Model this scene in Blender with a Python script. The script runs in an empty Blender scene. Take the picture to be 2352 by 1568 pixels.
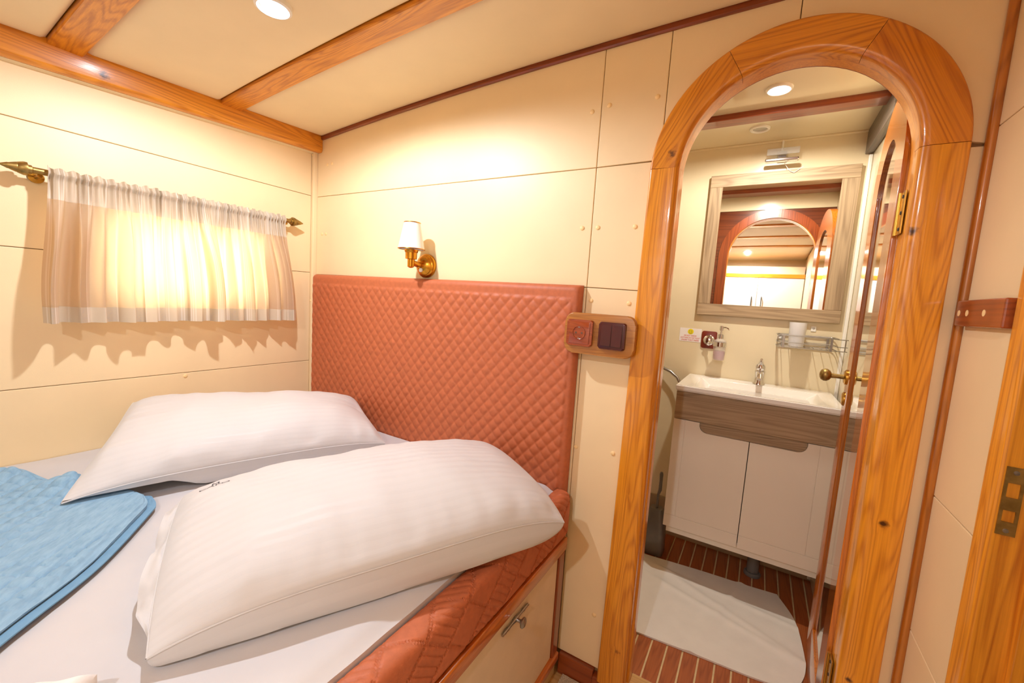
import bpy, bmesh, math, random
from mathutils import Vector, Matrix, noise
random.seed(7)
PI = math.pi
sc = bpy.context.scene
COL = sc.collection

# ------------------------------------------------------------------ camera
CAM_H = 1.235
PITCH, ROLL, YAW, FPX = 0.10315, 0.0646, 0.5351, 950.1
def cam_axes():
    c, s = math.cos(YAW), math.sin(YAW)
    r = Vector((c, s, 0)); f = Vector((-s, c, 0)); u = Vector((0, 0, 1))
    c, s = math.cos(PITCH), math.sin(PITCH)
    f2 = f*c - u*s; u2 = u*c + f*s
    c, s = math.cos(ROLL), math.sin(ROLL)
    return r*c + u2*s, u2*c - r*s, f2
r_, u_, f_ = cam_axes()
cd = bpy.data.cameras.new('camera'); cam = bpy.data.objects.new('camera', cd); COL.objects.link(cam)
cd.sensor_width = 36.0; cd.lens = FPX/2352*36.0; cd.clip_start = 0.02; cd.clip_end = 100
m = Matrix.Identity(4)
for i in range(3):
    m[i][0] = r_[i]; m[i][1] = u_[i]; m[i][2] = -f_[i]
m[2][3] = CAM_H
cam.matrix_world = m
sc.camera = cam

# ------------------------------------------------------------------ world (daylight outside the porthole window)
w = bpy.data.worlds.new('daylight'); sc.world = w; w.use_nodes = True
bg = w.node_tree.nodes['Background']; bg.inputs[0].default_value = (1.0, 0.90, 0.72, 1); bg.inputs[1].default_value = 6.5

# ------------------------------------------------------------------ exposure
vs = sc.view_settings
vs.view_transform = 'Standard'; vs.look = 'None'; vs.gamma = 1.0; vs.use_curve_mapping = False
vs.exposure = 0.98
try:
    sc.cycles.use_denoising = True
    sc.cycles.max_bounces = 10; sc.cycles.diffuse_bounces = 6; sc.cycles.glossy_bounces = 5
    sc.cycles.caustics_reflective = False; sc.cycles.caustics_refractive = False
    sc.cycles.sample_clamp_indirect = 6.0
except Exception: pass
LAMP_W = 4.0          # watts of each cabin ceiling downlight
LAMP_COL = (0.91, 0.97, 1.05)
BATH_W = 5.0
# where the ceiling downlights hang: (x, y, lit)
CABIN_LAMPS = [(-1.19, 0.66, False), (-0.20, -0.73, True)]   # second: glow on the rear ceiling in the mirror

# ------------------------------------------------------------------ colour helpers
def lin(c):
    def f(v):
        v /= 255.0
        return v/12.92 if v <= .04045 else ((v+.055)/1.055)**2.4
    return (f(c[0]), f(c[1]), f(c[2]), 1.0)
MATS = {}
def new_mat(name):
    mt = bpy.data.materials.new(name); mt.use_nodes = True
    nt = mt.node_tree; b = nt.nodes['Principled BSDF']
    MATS[name] = mt
    return mt, nt, b
def N(nt, t, **kw):
    n = nt.nodes.new(t)
    for k, v in kw.items(): setattr(n, k, v)
    return n
def L(nt, a, b): nt.links.new(a, b)
def mixc(nt, fac, a, b, mode='MIX'):
    n = N(nt, 'ShaderNodeMix', data_type='RGBA', blend_type=mode)
    for sock, val in ((n.inputs[0], fac), (n.inputs[6], a), (n.inputs[7], b)):
        if hasattr(val, 'is_linked'): L(nt, val, sock)
        elif isinstance(val, (int, float)): sock.default_value = val
        else: sock.default_value = val
    return n.outputs[2]
def math_n(nt, op, a, b=0.0, clamp=False):
    n = N(nt, 'ShaderNodeMath', operation=op, use_clamp=clamp)
    for sock, val in ((n.inputs[0], a), (n.inputs[1], b)):
        if hasattr(val, 'is_linked'): L(nt, val, sock)
        else: sock.default_value = val
    return n.outputs[0]
def ramp(nt, fac, stops):
    n = N(nt, 'ShaderNodeValToRGB'); L(nt, fac, n.inputs[0])
    e = n.color_ramp.elements
    while len(e) > 1: e.remove(e[-1])
    e[0].position = stops[0][0]; e[0].color = stops[0][1]
    for p, c in stops[1:]:
        k = e.new(p); k.color = c
    return n.outputs[0]
def bump(nt, b, height, strength, dist=.002):
    n = N(nt, 'ShaderNodeBump'); n.inputs['Strength'].default_value = strength; n.inputs['Distance'].default_value = dist
    L(nt, height, n.inputs['Height']); L(nt, n.outputs[0], b.inputs['Normal'])
    return n
def noise_n(nt, vec, scale, detail=3.0, rough=.5, dist=0.0):
    n = N(nt, 'ShaderNodeTexNoise'); n.inputs['Scale'].default_value = scale
    n.inputs['Detail'].default_value = detail; n.inputs['Roughness'].default_value = rough; n.inputs['Distortion'].default_value = dist
    if vec is not None: L(nt, vec, n.inputs['Vector'])
    return n.outputs['Fac']
def objco(nt): return N(nt, 'ShaderNodeTexCoord').outputs['Object']
def mapping(nt, vec, scale=(1, 1, 1), rot=(0, 0, 0), loc=(0, 0, 0)):
    n = N(nt, 'ShaderNodeMapping'); L(nt, vec, n.inputs[0])
    n.inputs['Scale'].default_value = scale; n.inputs['Rotation'].default_value = rot; n.inputs['Location'].default_value = loc
    return n.outputs[0]

def plain(name, rgb, rough=.5, var=.04, nscale=30, metal=0.0, coat=0.0, bstr=0.0, bscale=200, spec=None):
    mt, nt, b = new_mat(name)
    c = lin(rgb); co = objco(nt)
    nf = noise_n(nt, co, nscale, 4)
    dk = tuple(max(0, v*(1-var*2)) for v in c[:3]) + (1,)
    lt = tuple(min(1, v*(1+var)) for v in c[:3]) + (1,)
    L(nt, ramp(nt, nf, [(.3, dk), (.7, lt)]), b.inputs['Base Color'])
    b.inputs['Roughness'].default_value = rough; b.inputs['Metallic'].default_value = metal
    b.inputs['Coat Weight'].default_value = coat; b.inputs['Coat Roughness'].default_value = .08
    if spec is not None: b.inputs['Specular IOR Level'].default_value = spec
    if bstr: bump(nt, b, noise_n(nt, co, bscale, 3), bstr, .001)
    return mt

def wood(name, dark, light, axis='z', rot=(0, 0, 0), fine=260, rings=10, rough=.28, coat=.6, coatr=.07, knots=(), bstr=.12, offs=(0, 0, 0), contrast=1.0):
    mt, nt, b = new_mat(name)
    co = N(nt, 'ShaderNodeTexCoord').outputs['Object']
    if any(rot): co = mapping(nt, co, rot=rot)
    ax = 'xyz'.index(axis)
    s1 = [1, 1, 1]; s1[ax] = .07
    s2 = [1, 1, 1]; s2[ax] = .02
    geo = N(nt, 'ShaderNodeNewGeometry').outputs['Position']
    v1 = mapping(nt, co, scale=s1, loc=offs)
    v2 = mapping(nt, co, scale=s2, loc=offs)
    warp = noise_n(nt, v1, 6, 2)
    base = noise_n(nt, v1, rings, 2, .5)
    kmask = None
    for (kx, ky, kz, kr) in knots:
        d = N(nt, 'ShaderNodeVectorMath', operation='DISTANCE'); L(nt, geo, d.inputs[0]); d.inputs[1].default_value = (kx, ky, kz)
        mr = N(nt, 'ShaderNodeMapRange'); L(nt, math_n(nt, 'ADD', d.outputs['Value'], math_n(nt, 'MULTIPLY', math_n(nt, 'SUBTRACT', noise_n(nt, geo, 90, 2), .5), kr*1.6)), mr.inputs[0])
        mr.inputs[1].default_value = kr*3.2; mr.inputs[2].default_value = 0.0; mr.inputs[3].default_value = 0; mr.inputs[4].default_value = 1
        kmask = mr.outputs[0] if kmask is None else math_n(nt, 'MAXIMUM', kmask, mr.outputs[0])
    ph = math_n(nt, 'MULTIPLY', base, 150.0)
    if kmask is not None: ph = math_n(nt, 'ADD', ph, math_n(nt, 'MULTIPLY', math_n(nt, 'MULTIPLY', kmask, kmask), 5.0))
    rg = math_n(nt, 'ADD', math_n(nt, 'MULTIPLY', math_n(nt, 'SINE', ph), .5), .5)
    rg = math_n(nt, 'POWER', rg, 2.2)
    streak = noise_n(nt, v2, fine, 3, .6)
    f = math_n(nt, 'ADD', math_n(nt, 'MULTIPLY', rg, .24*contrast), math_n(nt, 'MULTIPLY', streak, .60))
    f = math_n(nt, 'ADD', f, math_n(nt, 'MULTIPLY', warp, .46))
    lt = lin(light); dk = lin(dark); mid = tuple((a*.55+c*.45) for a, c in zip(lt, dk))
    colr = ramp(nt, f, [(.34, lt), (.66, mid), (1.0, dk)])
    if kmask is not None:
        kk = N(nt, 'ShaderNodeMapRange'); L(nt, kmask, kk.inputs[0]); kk.inputs[1].default_value = .66; kk.inputs[2].default_value = .92
        colr = mixc(nt, kk.outputs[0], colr, tuple(v*.18 for v in dk[:3]) + (1,))
    L(nt, colr, b.inputs['Base Color'])
    b.inputs['Roughness'].default_value = rough
    b.inputs['Coat Weight'].default_value = coat; b.inputs['Coat Roughness'].default_value = coatr
    if bstr:
        bn = bump(nt, b, math_n(nt, 'ADD', streak, math_n(nt, 'MULTIPLY', noise_n(nt, co, 9, 2), 2.0)), bstr, .0015)
        L(nt, bn.outputs[0], b.inputs['Coat Normal'])
    return mt

def glassy(name, rgb, rough=.05, alpha_t=.9, ior=1.45):
    mt, nt, b = new_mat(name)
    b.inputs['Base Color'].default_value = lin(rgb); b.inputs['Roughness'].default_value = rough
    b.inputs['Transmission Weight'].default_value = alpha_t; b.inputs['IOR'].default_value = ior
    return mt

def emit(name, rgb, strength):
    mt, nt, b = new_mat(name)
    b.inputs['Base Color'].default_value = lin((240, 240, 240))
    b.inputs['Emission Color'].default_value = lin(rgb); b.inputs['Emission Strength'].default_value = strength
    # LED cells behind the lens
    v = N(nt, 'ShaderNodeTexVoronoi'); v.inputs['Scale'].default_value = 70; L(nt, objco(nt), v.inputs['Vector'])
    f = N(nt, 'ShaderNodeMapRange'); L(nt, v.outputs['Distance'], f.inputs[0]); f.inputs[1].default_value = 0; f.inputs[2].default_value = .6
    f.inputs[3].default_value = strength*1.4; f.inputs[4].default_value = strength*.5
    L(nt, f.outputs[0], b.inputs['Emission Strength'])
    return mt

# ------------------------------------------------------------------ materials
CREAM = (240, 215, 172)
M_wall = plain('cream_leatherette', CREAM, .48, .02, 5, bstr=.12, bscale=420)
M_wall_dark = plain('panel_backing', (156, 116, 74), .8, .1)
M_ceil = plain('padded_vinyl', (236, 219, 184), .5, .02, 6, bstr=.1, bscale=420)
M_white_wall = plain('bath_gelcoat', (228, 214, 182), .22, .03, 3, coat=.25, bstr=.04, bscale=60)
M_bath_band = plain('bath_skirting', (176, 158, 128), .35, .05, 8)
M_bath_ceil = plain('bath_ceiling_gelcoat', (226, 214, 184), .12, .02, 3, coat=.5)
M_cap = plain('screw_cap_plastic', (246, 214, 158), .4, .03)
M_rust = plain('rust_upholstery', (188, 102, 64), .55, .06, 60, bstr=.25, bscale=500)
M_sheetm = plain('white_cotton', (205, 202, 204), .8, .01, 12, bstr=.06, bscale=900)
M_base = plain('drawer_laminate', (226, 206, 180), .5, .02, 20)
M_carpet = plain('carpet_pile', (206, 190, 162), .95, .22, 320, bstr=1.0, bscale=420)
M_brass = plain('aged_brass', (196, 150, 66), .28, .06, 40, metal=1.0)
M_brass_dull = plain('worn_brass', (170, 142, 84), .42, .18, 60, metal=1.0)
M_gold = plain('gold_metal', (206, 146, 50), .26, .04, 30, metal=1.0)
M_chrome = plain('chrome', (225, 225, 228), .08, .01, 10, metal=1.0)
M_steel = plain('brushed_steel', (170, 168, 165), .3, .04, 60, metal=1.0)
M_pewter = plain('pewter', (120, 112, 104), .32, .1, 80, metal=1.0)
M_ceramic = plain('white_ceramic', (240, 236, 230), .12, .01, 5, coat=.3)
M_white_lacq = plain('white_lacquer', (238, 228, 212), .3, .01, 5, coat=.2)
M_plastic = plain('white_plastic', (240, 238, 232), .35, .01, 10)
M_cup = plain('cup_plastic', (226, 226, 230), .3, .01, 10)
M_grey = plain('grey_plastic', (112, 108, 104), .3, .03, 20, coat=.2)
M_dark = plain('dark_gap', (30, 20, 14), .8, .1)
M_bur = plain('burgundy_bakelite', (72, 10, 12), .16, .05, 20, coat=.3)
M_maroon = plain('maroon_pad', (120, 40, 18), .35, .05, 20)
M_caulk = plain('holly_caulk', (222, 196, 148), .45, .06, 40)
M_mat = plain('white_cloth_mat', (232, 228, 222), .85, .02, 14, bstr=.3, bscale=90)
M_terry = plain('white_terry', (244, 240, 238), .9, .02, 40, bstr=.5, bscale=260)
M_shade = plain('opal_shade', (246, 246, 246), .25, .01, 10, coat=.2)
M_text_dark = plain('print_dark', (40, 42, 60), .7, .05)
M_text_red = plain('print_red', (214, 60, 60), .6, .02)
M_yellow = plain('print_yellow', (230, 214, 30), .5, .02)
M_paper = plain('sign_paper', (236, 232, 232), .5, .01)
M_black = plain('black_plastic', (34, 32, 32), .35, .05)
M_mirror, nt_, b_ = new_mat('mirror_silver')
b_.inputs['Base Color'].default_value = (.92, .92, .9, 1); b_.inputs['Metallic'].default_value = 1; b_.inputs['Roughness'].default_value = .015
M_doormirror, nt_, b_ = new_mat('door_mirror_silver')
b_.inputs['Base Color'].default_value = (.84, .80, .74, 1); b_.inputs['Metallic'].default_value = 1; b_.inputs['Roughness'].default_value = .04
M_glass, nt_, b_ = new_mat('window_glass')
tr_ = N(nt_, 'ShaderNodeBsdfTransparent'); gl_ = N(nt_, 'ShaderNodeBsdfGlossy'); gl_.inputs['Roughness'].default_value = .02
fr_ = N(nt_, 'ShaderNodeFresnel'); fr_.inputs[0].default_value = 1.45; mx_ = N(nt_, 'ShaderNodeMixShader')
L(nt_, fr_.outputs[0], mx_.inputs[0]); L(nt_, tr_.outputs[0], mx_.inputs[1]); L(nt_, gl_.outputs[0], mx_.inputs[2])
L(nt_, mx_.outputs[0], nt_.nodes['Material Output'].inputs[0])
M_frost = plain('frosted_bottle', (240, 232, 225), .3, .01)
M_frost.node_tree.nodes['Principled BSDF'].inputs['Alpha'].default_value = .40
M_soap = plain('lilac_soap', (184, 132, 160), .4, .03)
M_wplastic = plain('clear_plastic', (200, 200, 200), .08, .01)
M_wplastic.node_tree.nodes['Principled BSDF'].inputs['Alpha'].default_value = .35

PD, PL = (166, 84, 8), (238, 158, 42)
M_beam = wood('varnished_pine_beam_x', PD, PL, 'x', coat=.4, rough=.35, coatr=.15,
              knots=[(-1.60, .44, 1.945, .020), (-1.56, .405, 1.945, .016)])
M_beam_y = wood('varnished_pine_beam_y', PD, PL, 'y', coat=.4, rough=.35, coatr=.15, knots=[(-1.89, .51, 1.865, .016)])
M_pine_l = wood('varnished_pine_jamb', PD, PL, 'z', knots=[(-.279, 1.27, .125, .011), (-.286, 1.27, .646, .007)])
M_pine_r = wood('varnished_pine_jamb_knotty', PD, PL, 'z', knots=[(.268, 1.262, 1.441, .011), (.30, 1.262, .763, .010), (.285, 1.262, .35, .008)], offs=(3, 1, 2))
M_pine_a1 = wood('varnished_pine_arch_steep', PD, PL, 'z', rot=(0, -math.radians(30), 0), knots=[(-.264, 1.262, 1.672, .012)])
M_pine_a2 = wood('varnished_pine_arch_flat', PD, PL, 'x', offs=(5, 2, 1))
M_pine_a3 = wood('varnished_pine_arch_fall', (160, 78, 8), (226, 142, 34), 'z', rot=(0, math.radians(25), 0), offs=(8, 2, 1))
M_lining = wood('varnished_pine_lining', PD, PL, 'z', contrast=.2, rings=4)
M_pine_y = wood('varnished_pine_entrance', PD, PL, 'z', offs=(2, 7, 1), coat=.3)
M_mahog_x = wood('mahogany_x', (104, 40, 12), (158, 74, 30), 'x', coat=.5, rings=7)
M_mahog_y = wood('mahogany_y', (104, 40, 12), (158, 74, 30), 'y', coat=.5, rings=7)
M_mahog_z = wood('mahogany_z', (104, 40, 12), (158, 74, 30), 'z', coat=.5, rings=7)
M_trim_dark = wood('dark_ceiling_trim', (92, 36, 10), (150, 70, 26), 'x', coat=.3)
M_rail = wood('orange_bed_rail', (156, 68, 14), (214, 120, 40), 'y', coat=.7)
M_strip = wood('orange_corner_strip', (136, 74, 14), (194, 116, 36), 'z', coat=.6)
M_panel_dk = wood('dark_mahogany_panel', (70, 26, 8), (116, 52, 22), 'x', coat=.6, rings=5)
M_oak = wood('grey_oak_x', (116, 92, 66), (190, 165, 132), 'x', rough=.5, coat=.0, rings=9, fine=200, bstr=.15, contrast=.9)
M_oak_z = wood('grey_oak_z', (116, 92, 66), (190, 165, 132), 'z', rough=.5, coat=.0, rings=9, fine=200, bstr=.15, contrast=.9)
M_taupe = wood('taupe_cabinet', (70, 60, 52), (112, 98, 86), 'y', rough=.45, coat=.1)
M_door = wood('varnished_door', (150, 70, 12), (214, 122, 34), 'z', coat=.8, coatr=.04, rough=.2)
M_plate = wood('outlet_backplate', (134, 76, 20), (186, 122, 50), 'x', rough=.4, coat=.3, fine=260)
M_burl = wood('burl_outlet', (96, 30, 10), (164, 70, 28), 'x', rough=.2, coat=.8, rings=25, fine=80)
M_plank = wood('teak_plank', (132, 62, 26), (180, 100, 52), 'y', coat=.25, rough=.35, rings=12)
M_sill = wood('pale_sill', (176, 130, 74), (214, 172, 112), 'x', coat=.2)

def fabric_stripes(name, rgb, nst, strength=.35):
    mt, nt, b = new_mat(name)
    uv = N(nt, 'ShaderNodeTexCoord').outputs['UV']
    sx = N(nt, 'ShaderNodeSeparateXYZ'); L(nt, uv, sx.inputs[0])
    s = math_n(nt, 'SINE', math_n(nt, 'MULTIPLY', sx.outputs['Y'], nst*2*PI))
    s = math_n(nt, 'GREATER_THAN', s, .2)
    c = lin(rgb)
    L(nt, mixc(nt, s, c, tuple(v*.975 for v in c[:3]) + (1,)), b.inputs['Base Color'])
    mr = N(nt, 'ShaderNodeMapRange'); L(nt, s, mr.inputs[0]); mr.inputs[3].default_value = .75; mr.inputs[4].default_value = .55
    L(nt, mr.outputs[0], b.inputs['Roughness'])
    h = math_n(nt, 'ADD', math_n(nt, 'MULTIPLY', s, .6), noise_n(nt, objco(nt), 14, 3))
    bump(nt, b, h, strength, .0012)
    b.inputs['Sheen Weight'].default_value = .15
    return mt
M_pillow = fabric_stripes('striped_satin_cotton', (209, 207, 208), 26)

def quilt_mat():
    mt, nt, b = new_mat('blue_quilted_cotton')
    co = objco(nt)
    wv = mapping(nt, co, scale=(1, 1, 1), rot=(0, 0, .75))
    wv2 = mapping(nt, wv, scale=(.45, 1.6, 1))
    n1 = noise_n(nt, wv2, 60, 3, .6); n2 = noise_n(nt, co, 600, 2)
    L(nt, ramp(nt, n1, [(.3, lin((124, 162, 192))), (.7, lin((146, 182, 208)))]), b.inputs['Base Color'])
    b.inputs['Roughness'].default_value = .85
    bump(nt, b, math_n(nt, 'ADD', n1, math_n(nt, 'MULTIPLY', n2, .2)), .35, .003)
    return mt
M_blue = quilt_mat()
M_bluehem = plain('blue_binding', (116, 160, 194), .85, .03, 40, bstr=.2, bscale=500)

def curtain_mat():
    mt, nt, b = new_mat('sheer_striped_curtain')
    out = nt.nodes['Material Output']
    uv = N(nt, 'ShaderNodeTexCoord').outputs['UV']
    sx = N(nt, 'ShaderNodeSeparateXYZ'); L(nt, uv, sx.inputs[0])
    U, V = sx.outputs['X'], sx.outputs['Y']
    def band(x, lo, hi):
        return math_n(nt, 'MULTIPLY', math_n(nt, 'GREATER_THAN', x, lo), math_n(nt, 'LESS_THAN', x, hi))
    fr = math_n(nt, 'FRACT', math_n(nt, 'MULTIPLY', U, 7.0))
    st = band(fr, .05, .08)
    for lo, hi in ((.11, .13), (.40, .43), (.46, .48), (.51, .53)): st = math_n(nt, 'MAXIMUM', st, band(fr, lo, hi))
    wide = band(fr, .14, .39)
    # hem and header are doubled cloth
    dbl = math_n(nt, 'MAXIMUM', math_n(nt, 'LESS_THAN', V, .105), math_n(nt, 'GREATER_THAN', V, .80))
    vm = mapping(nt, uv, scale=(60, 30, 1))
    scr = noise_n(nt, vm, 1.0, 2, .5, 2.5)
    ln = math_n(nt, 'LESS_THAN', math_n(nt, 'ABSOLUTE', math_n(nt, 'SUBTRACT', scr, .5)), .03)
    emb = math_n(nt, 'MULTIPLY', math_n(nt, 'MULTIPLY', ln, wide), math_n(nt, 'LESS_THAN', V, .30))
    c = mixc(nt, wide, lin((206, 190, 168)), lin((188, 172, 150)))
    c = mixc(nt, st, c, lin((224, 214, 202)))
    c = mixc(nt, emb, c, lin((180, 168, 156)))
    weave = noise_n(nt, mapping(nt, uv, scale=(90, 500, 1)), 1.0, 2)
    c = mixc(nt, math_n(nt, 'MULTIPLY', weave, .25), c, lin((196, 184, 170)))
    dif = N(nt, 'ShaderNodeBsdfDiffuse'); L(nt, c, dif.inputs[0])
    tr = N(nt, 'ShaderNodeBsdfTranslucent'); 
    L(nt, mixc(nt, .7, c, lin((255, 222, 168))), tr.inputs[0])
    mx = N(nt, 'ShaderNodeMixShader')
    fac = math_n(nt, 'SUBTRACT', .55, math_n(nt, 'MULTIPLY', dbl, .40))
    L(nt, fac, mx.inputs[0]); L(nt, dif.outputs[0], mx.inputs[1]); L(nt, tr.outputs[0], mx.inputs[2])
    L(nt, mx.outputs[0], out.inputs[0])
    return mt
M_curtain = curtain_mat()

# ------------------------------------------------------------------ mesh helpers
def link(o): COL.objects.link(o); return o
def tag(o, label=None, cat=None, group=None, kind=None):
    if label: o['label'] = label
    if cat: o['category'] = cat
    if group: o['group'] = group
    if kind: o['kind'] = kind
    return o
def thing(name, label, cat, loc=(0, 0, 0), group=None, kind=None):
    o = bpy.data.objects.new(name, None); link(o); o.location = loc; o.empty_display_size = .05
    return tag(o, label, cat, group, kind)
def root_of(p):
    v = Vector((0, 0, 0))
    while p is not None:
        v += Vector(p.location); p = p.parent
    return v
def part(name, bm, mat, parent=None, smooth=False, local=False, mats=None):
    """mesh in world coordinates (or the parent's own when local) -> one object"""
    me = bpy.data.meshes.new(name)
    bmesh.ops.recalc_face_normals(bm, faces=bm.faces[:])
    bm.to_mesh(me); bm.free()
    if mats:
        for k in mats: me.materials.append(k)
    else: me.materials.append(mat)
    o = bpy.data.objects.new(name, me); link(o)
    if smooth: shade(me)
    if parent is not None:
        o.parent = parent
        if not local: o.location = -root_of(parent)
    else:
        xs = [v.co for v in me.vertices]
        c = Vector(((min(v.x for v in xs)+max(v.x for v in xs))/2, (min(v.y for v in xs)+max(v.y for v in xs))/2, min(v.z for v in xs)))
        me.transform(Matrix.Translation(-c)); o.location = c
    return o
def shade(me, ang=40):
    for p in me.polygons: p.use_smooth = True
    try: me.set_sharp_from_angle(angle=math.radians(ang))
    except Exception: pass
def B(): return bmesh.new()
def box(bm, x0, x1, y0, y1, z0, z1, bev=0.0, seg=2):
    vs_ = [bm.verts.new(p) for p in ((x0,y0,z0),(x1,y0,z0),(x1,y1,z0),(x0,y1,z0),(x0,y0,z1),(x1,y0,z1),(x1,y1,z1),(x0,y1,z1))]
    fs = [bm.faces.new([vs_[i] for i in f]) for f in ((3,2,1,0),(4,5,6,7),(0,1,5,4),(1,2,6,5),(2,3,7,6),(3,0,4,7))]
    if bev:
        es = list({e for f in fs for e in f.edges})
        bmesh.ops.bevel(bm, geom=es, offset=bev, segments=seg, affect='EDGES', profile=.5)
    return bm
def prism(bm, pts, plane, d0, d1, bev=0.0, seg=2):
    """polygon (a,b) in plane 'xz','yz' or 'xy', extruded d0..d1 along the third axis; bev rounds the d0 rim"""
    def P(a, b, d):
        return {'xz': (a, d, b), 'yz': (d, a, b), 'xy': (a, b, d)}[plane]
    n = len(pts)
    v0 = [bm.verts.new(P(a, b, d0)) for a, b in pts]; v1 = [bm.verts.new(P(a, b, d1)) for a, b in pts]
    f0 = bm.faces.new(v0); bm.faces.new(list(reversed(v1)))
    for i in range(n):
        j = (i+1) % n
        bm.faces.new((v0[j], v0[i], v1[i], v1[j]))
    if bev:
        bmesh.ops.bevel(bm, geom=list(f0.edges), offset=bev, segments=seg, affect='EDGES', profile=.5)
    return bm
def tube(bm, pts, r, seg=10, caps=True):
    pts = [Vector(p) for p in pts]; rings = []
    rr = r if isinstance(r, (list, tuple)) else [r]*len(pts)
    up = None
    for i, p in enumerate(pts):
        t = (pts[min(i+1, len(pts)-1)] - pts[max(i-1, 0)]).normalized()
        if up is None:
            up = Vector((0, 0, 1)) if abs(t.z) < .9 else Vector((1, 0, 0))
        s = t.cross(up).normalized(); up = s.cross(t).normalized()
        rings.append([bm.verts.new(p + (s*math.cos(a) + up*math.sin(a))*rr[i]) for a in [2*PI*k/seg for k in range(seg)]])
    for a, b in zip(rings, rings[1:]):
        for k in range(seg):
            bm.faces.new((a[k], a[(k+1) % seg], b[(k+1) % seg], b[k]))
    if caps:
        bm.faces.new(list(reversed(rings[0]))); bm.faces.new(rings[-1])
    return bm
def lathe(bm, prof, origin=(0, 0, 0), axis='z', seg=28):
    """profile of (radius, height) along axis direction ('z','-y','x' ...)"""
    o = Vector(origin)
    D = {'z': (Vector((1,0,0)), Vector((0,1,0)), Vector((0,0,1))), '-z': (Vector((1,0,0)), Vector((0,-1,0)), Vector((0,0,-1))),
         'y': (Vector((1,0,0)), Vector((0,0,1)), Vector((0,1,0))), '-y': (Vector((1,0,0)), Vector((0,0,1)), Vector((0,-1,0))),
         'x': (Vector((0,1,0)), Vector((0,0,1)), Vector((1,0,0))), '-x': (Vector((0,1,0)), Vector((0,0,1)), Vector((-1,0,0)))}
    a, b, c = D[axis] if isinstance(axis, str) else axis
    rings = []
    for r, h in prof:
        if r < 1e-6: rings.append([bm.verts.new(o + c*h)])
        else: rings.append([bm.verts.new(o + c*h + (a*math.cos(t) + b*math.sin(t))*r) for t in [2*PI*k/seg for k in range(seg)]])
    for A, Bq in zip(rings, rings[1:]):
        if len(A) == 1 and len(Bq) == 1: continue
        for k in range(seg):
            k2 = (k+1) % seg
            if len(A) == 1: bm.faces.new((A[0], Bq[k2], Bq[k]))
            elif len(Bq) == 1: bm.faces.new((A[k], A[k2], Bq[0]))
            else: bm.faces.new((A[k], A[k2], Bq[k2], Bq[k]))
    for R in (rings[0], rings[-1]):
        if len(R) > 1: bm.faces.new(R)
    return bm
def gridmesh(bm, fn, nu, nv, wrap=False):
    uvl = bm.loops.layers.uv.verify()
    V = [[bm.verts.new(fn(i/nu, j/nv)) for j in range(nv+1)] for i in range(nu+1)]
    for i in range(nu):
        for j in range(nv):
            f = bm.faces.new((V[i][j], V[i+1][j], V[i+1][j+1], V[i][j+1]))
            for lp, (a, b) in zip(f.loops, ((i, j), (i+1, j), (i+1, j+1), (i, j+1))): lp[uvl].uv = (a/nu, b/nv)
    return V
def rrect(x0, x1, z0, z1, r, n=6):
    pts = []
    for cx, cz, a0 in ((x1-r, z1-r, 0), (x0+r, z1-r, PI/2), (x0+r, z0+r, PI), (x1-r, z0+r, 1.5*PI)):
        for k in range(n+1):
            a = a0 + PI/2*k/n
            pts.append((cx+r*math.cos(a), cz+r*math.sin(a)))
    return pts
def arc(cx, cz, r, a0, a1, n):
    return [(cx+r*math.cos(math.radians(a0+(a1-a0)*k/n)), cz+r*math.sin(math.radians(a0+(a1-a0)*k/n))) for k in range(n+1)]
def sweep_strip(bm, inner, outer, plane, df_, db_, rin, rout, n=5):
    """moulding between an inner and an outer line: rounded front rims, flat saw-cut ends"""
    def P(a, b, d): return {'xz': (a, d, b), 'yz': (d, a, b)}[plane]
    sg = 1 if db_ > df_ else -1
    rings = []
    for (ia, ib), (oa, ob) in zip(inner, outer):
        W_ = math.hypot(oa-ia, ob-ib); ua, ub = (oa-ia)/W_, (ob-ib)/W_
        cs_ = [(0, db_)] + [(rin-rin*math.cos(PI/2*k/n), df_+sg*(rin-rin*math.sin(PI/2*k/n))) for k in range(n+1)]
        cs_ += [(W_-rout+rout*math.sin(PI/2*k/n), df_+sg*(rout-rout*math.cos(PI/2*k/n))) for k in range(n+1)] + [(W_, db_)]
        rings.append([bm.verts.new(P(ia+ua*w_, ib+ub*w_, d)) for w_, d in cs_])
    for a, b in zip(rings, rings[1:]):
        for k in range(len(a)): bm.faces.new((a[k], a[(k+1) % len(a)], b[(k+1) % len(a)], b[k]))
    bm.faces.new(rings[0]); bm.faces.new(rings[-1])
    return bm
def smooth01(t): t = max(0, min(1, t)); return t*t*(3-2*t)
def nz(x, y, z=0.0): return noise.noise(Vector((x, y, z)))

# ------------------------------------------------------------------ dimensions
XL, XR, YB, YREAR = -1.957, .39, 1.30, -1.0
FZ = -.07                      # cabin floor
BY0, BY1 = 1.335, 2.34          # bathroom depth
BXL, BXR = -.80, .335
def zc(x, y): return 2.045 - .021*(x-.2)**2 + .05*(y-1.3)
ACX, ACZ = .010, 1.625         # bathroom arch centre
RO, RI = .331, .250

# ================================================================== SETTING
# ---- floors
bm = B(); box(bm, XL-.1, XR+1.2, YREAR-.3, YB+.04, FZ-.06, FZ)
tag(part('floor', bm, M_sill), 'plain wooden cabin floor under the carpet', 'floor', kind='structure')
bm = B()
gridmesh(bm, lambda u, v: (-.458+u*(XR-.012+.458), YREAR+.02+v*(1.268-YREAR-.02), FZ+.012+.0015*nz(u*190, v*380)), 130, 330)
box(bm, -.458, XR-.012, YREAR+.02, 1.268, FZ, FZ+.0085)
tag(part('carpet', bm, M_carpet), 'speckled beige pile carpet on the cabin floor beside the bed', 'carpet')

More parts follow.
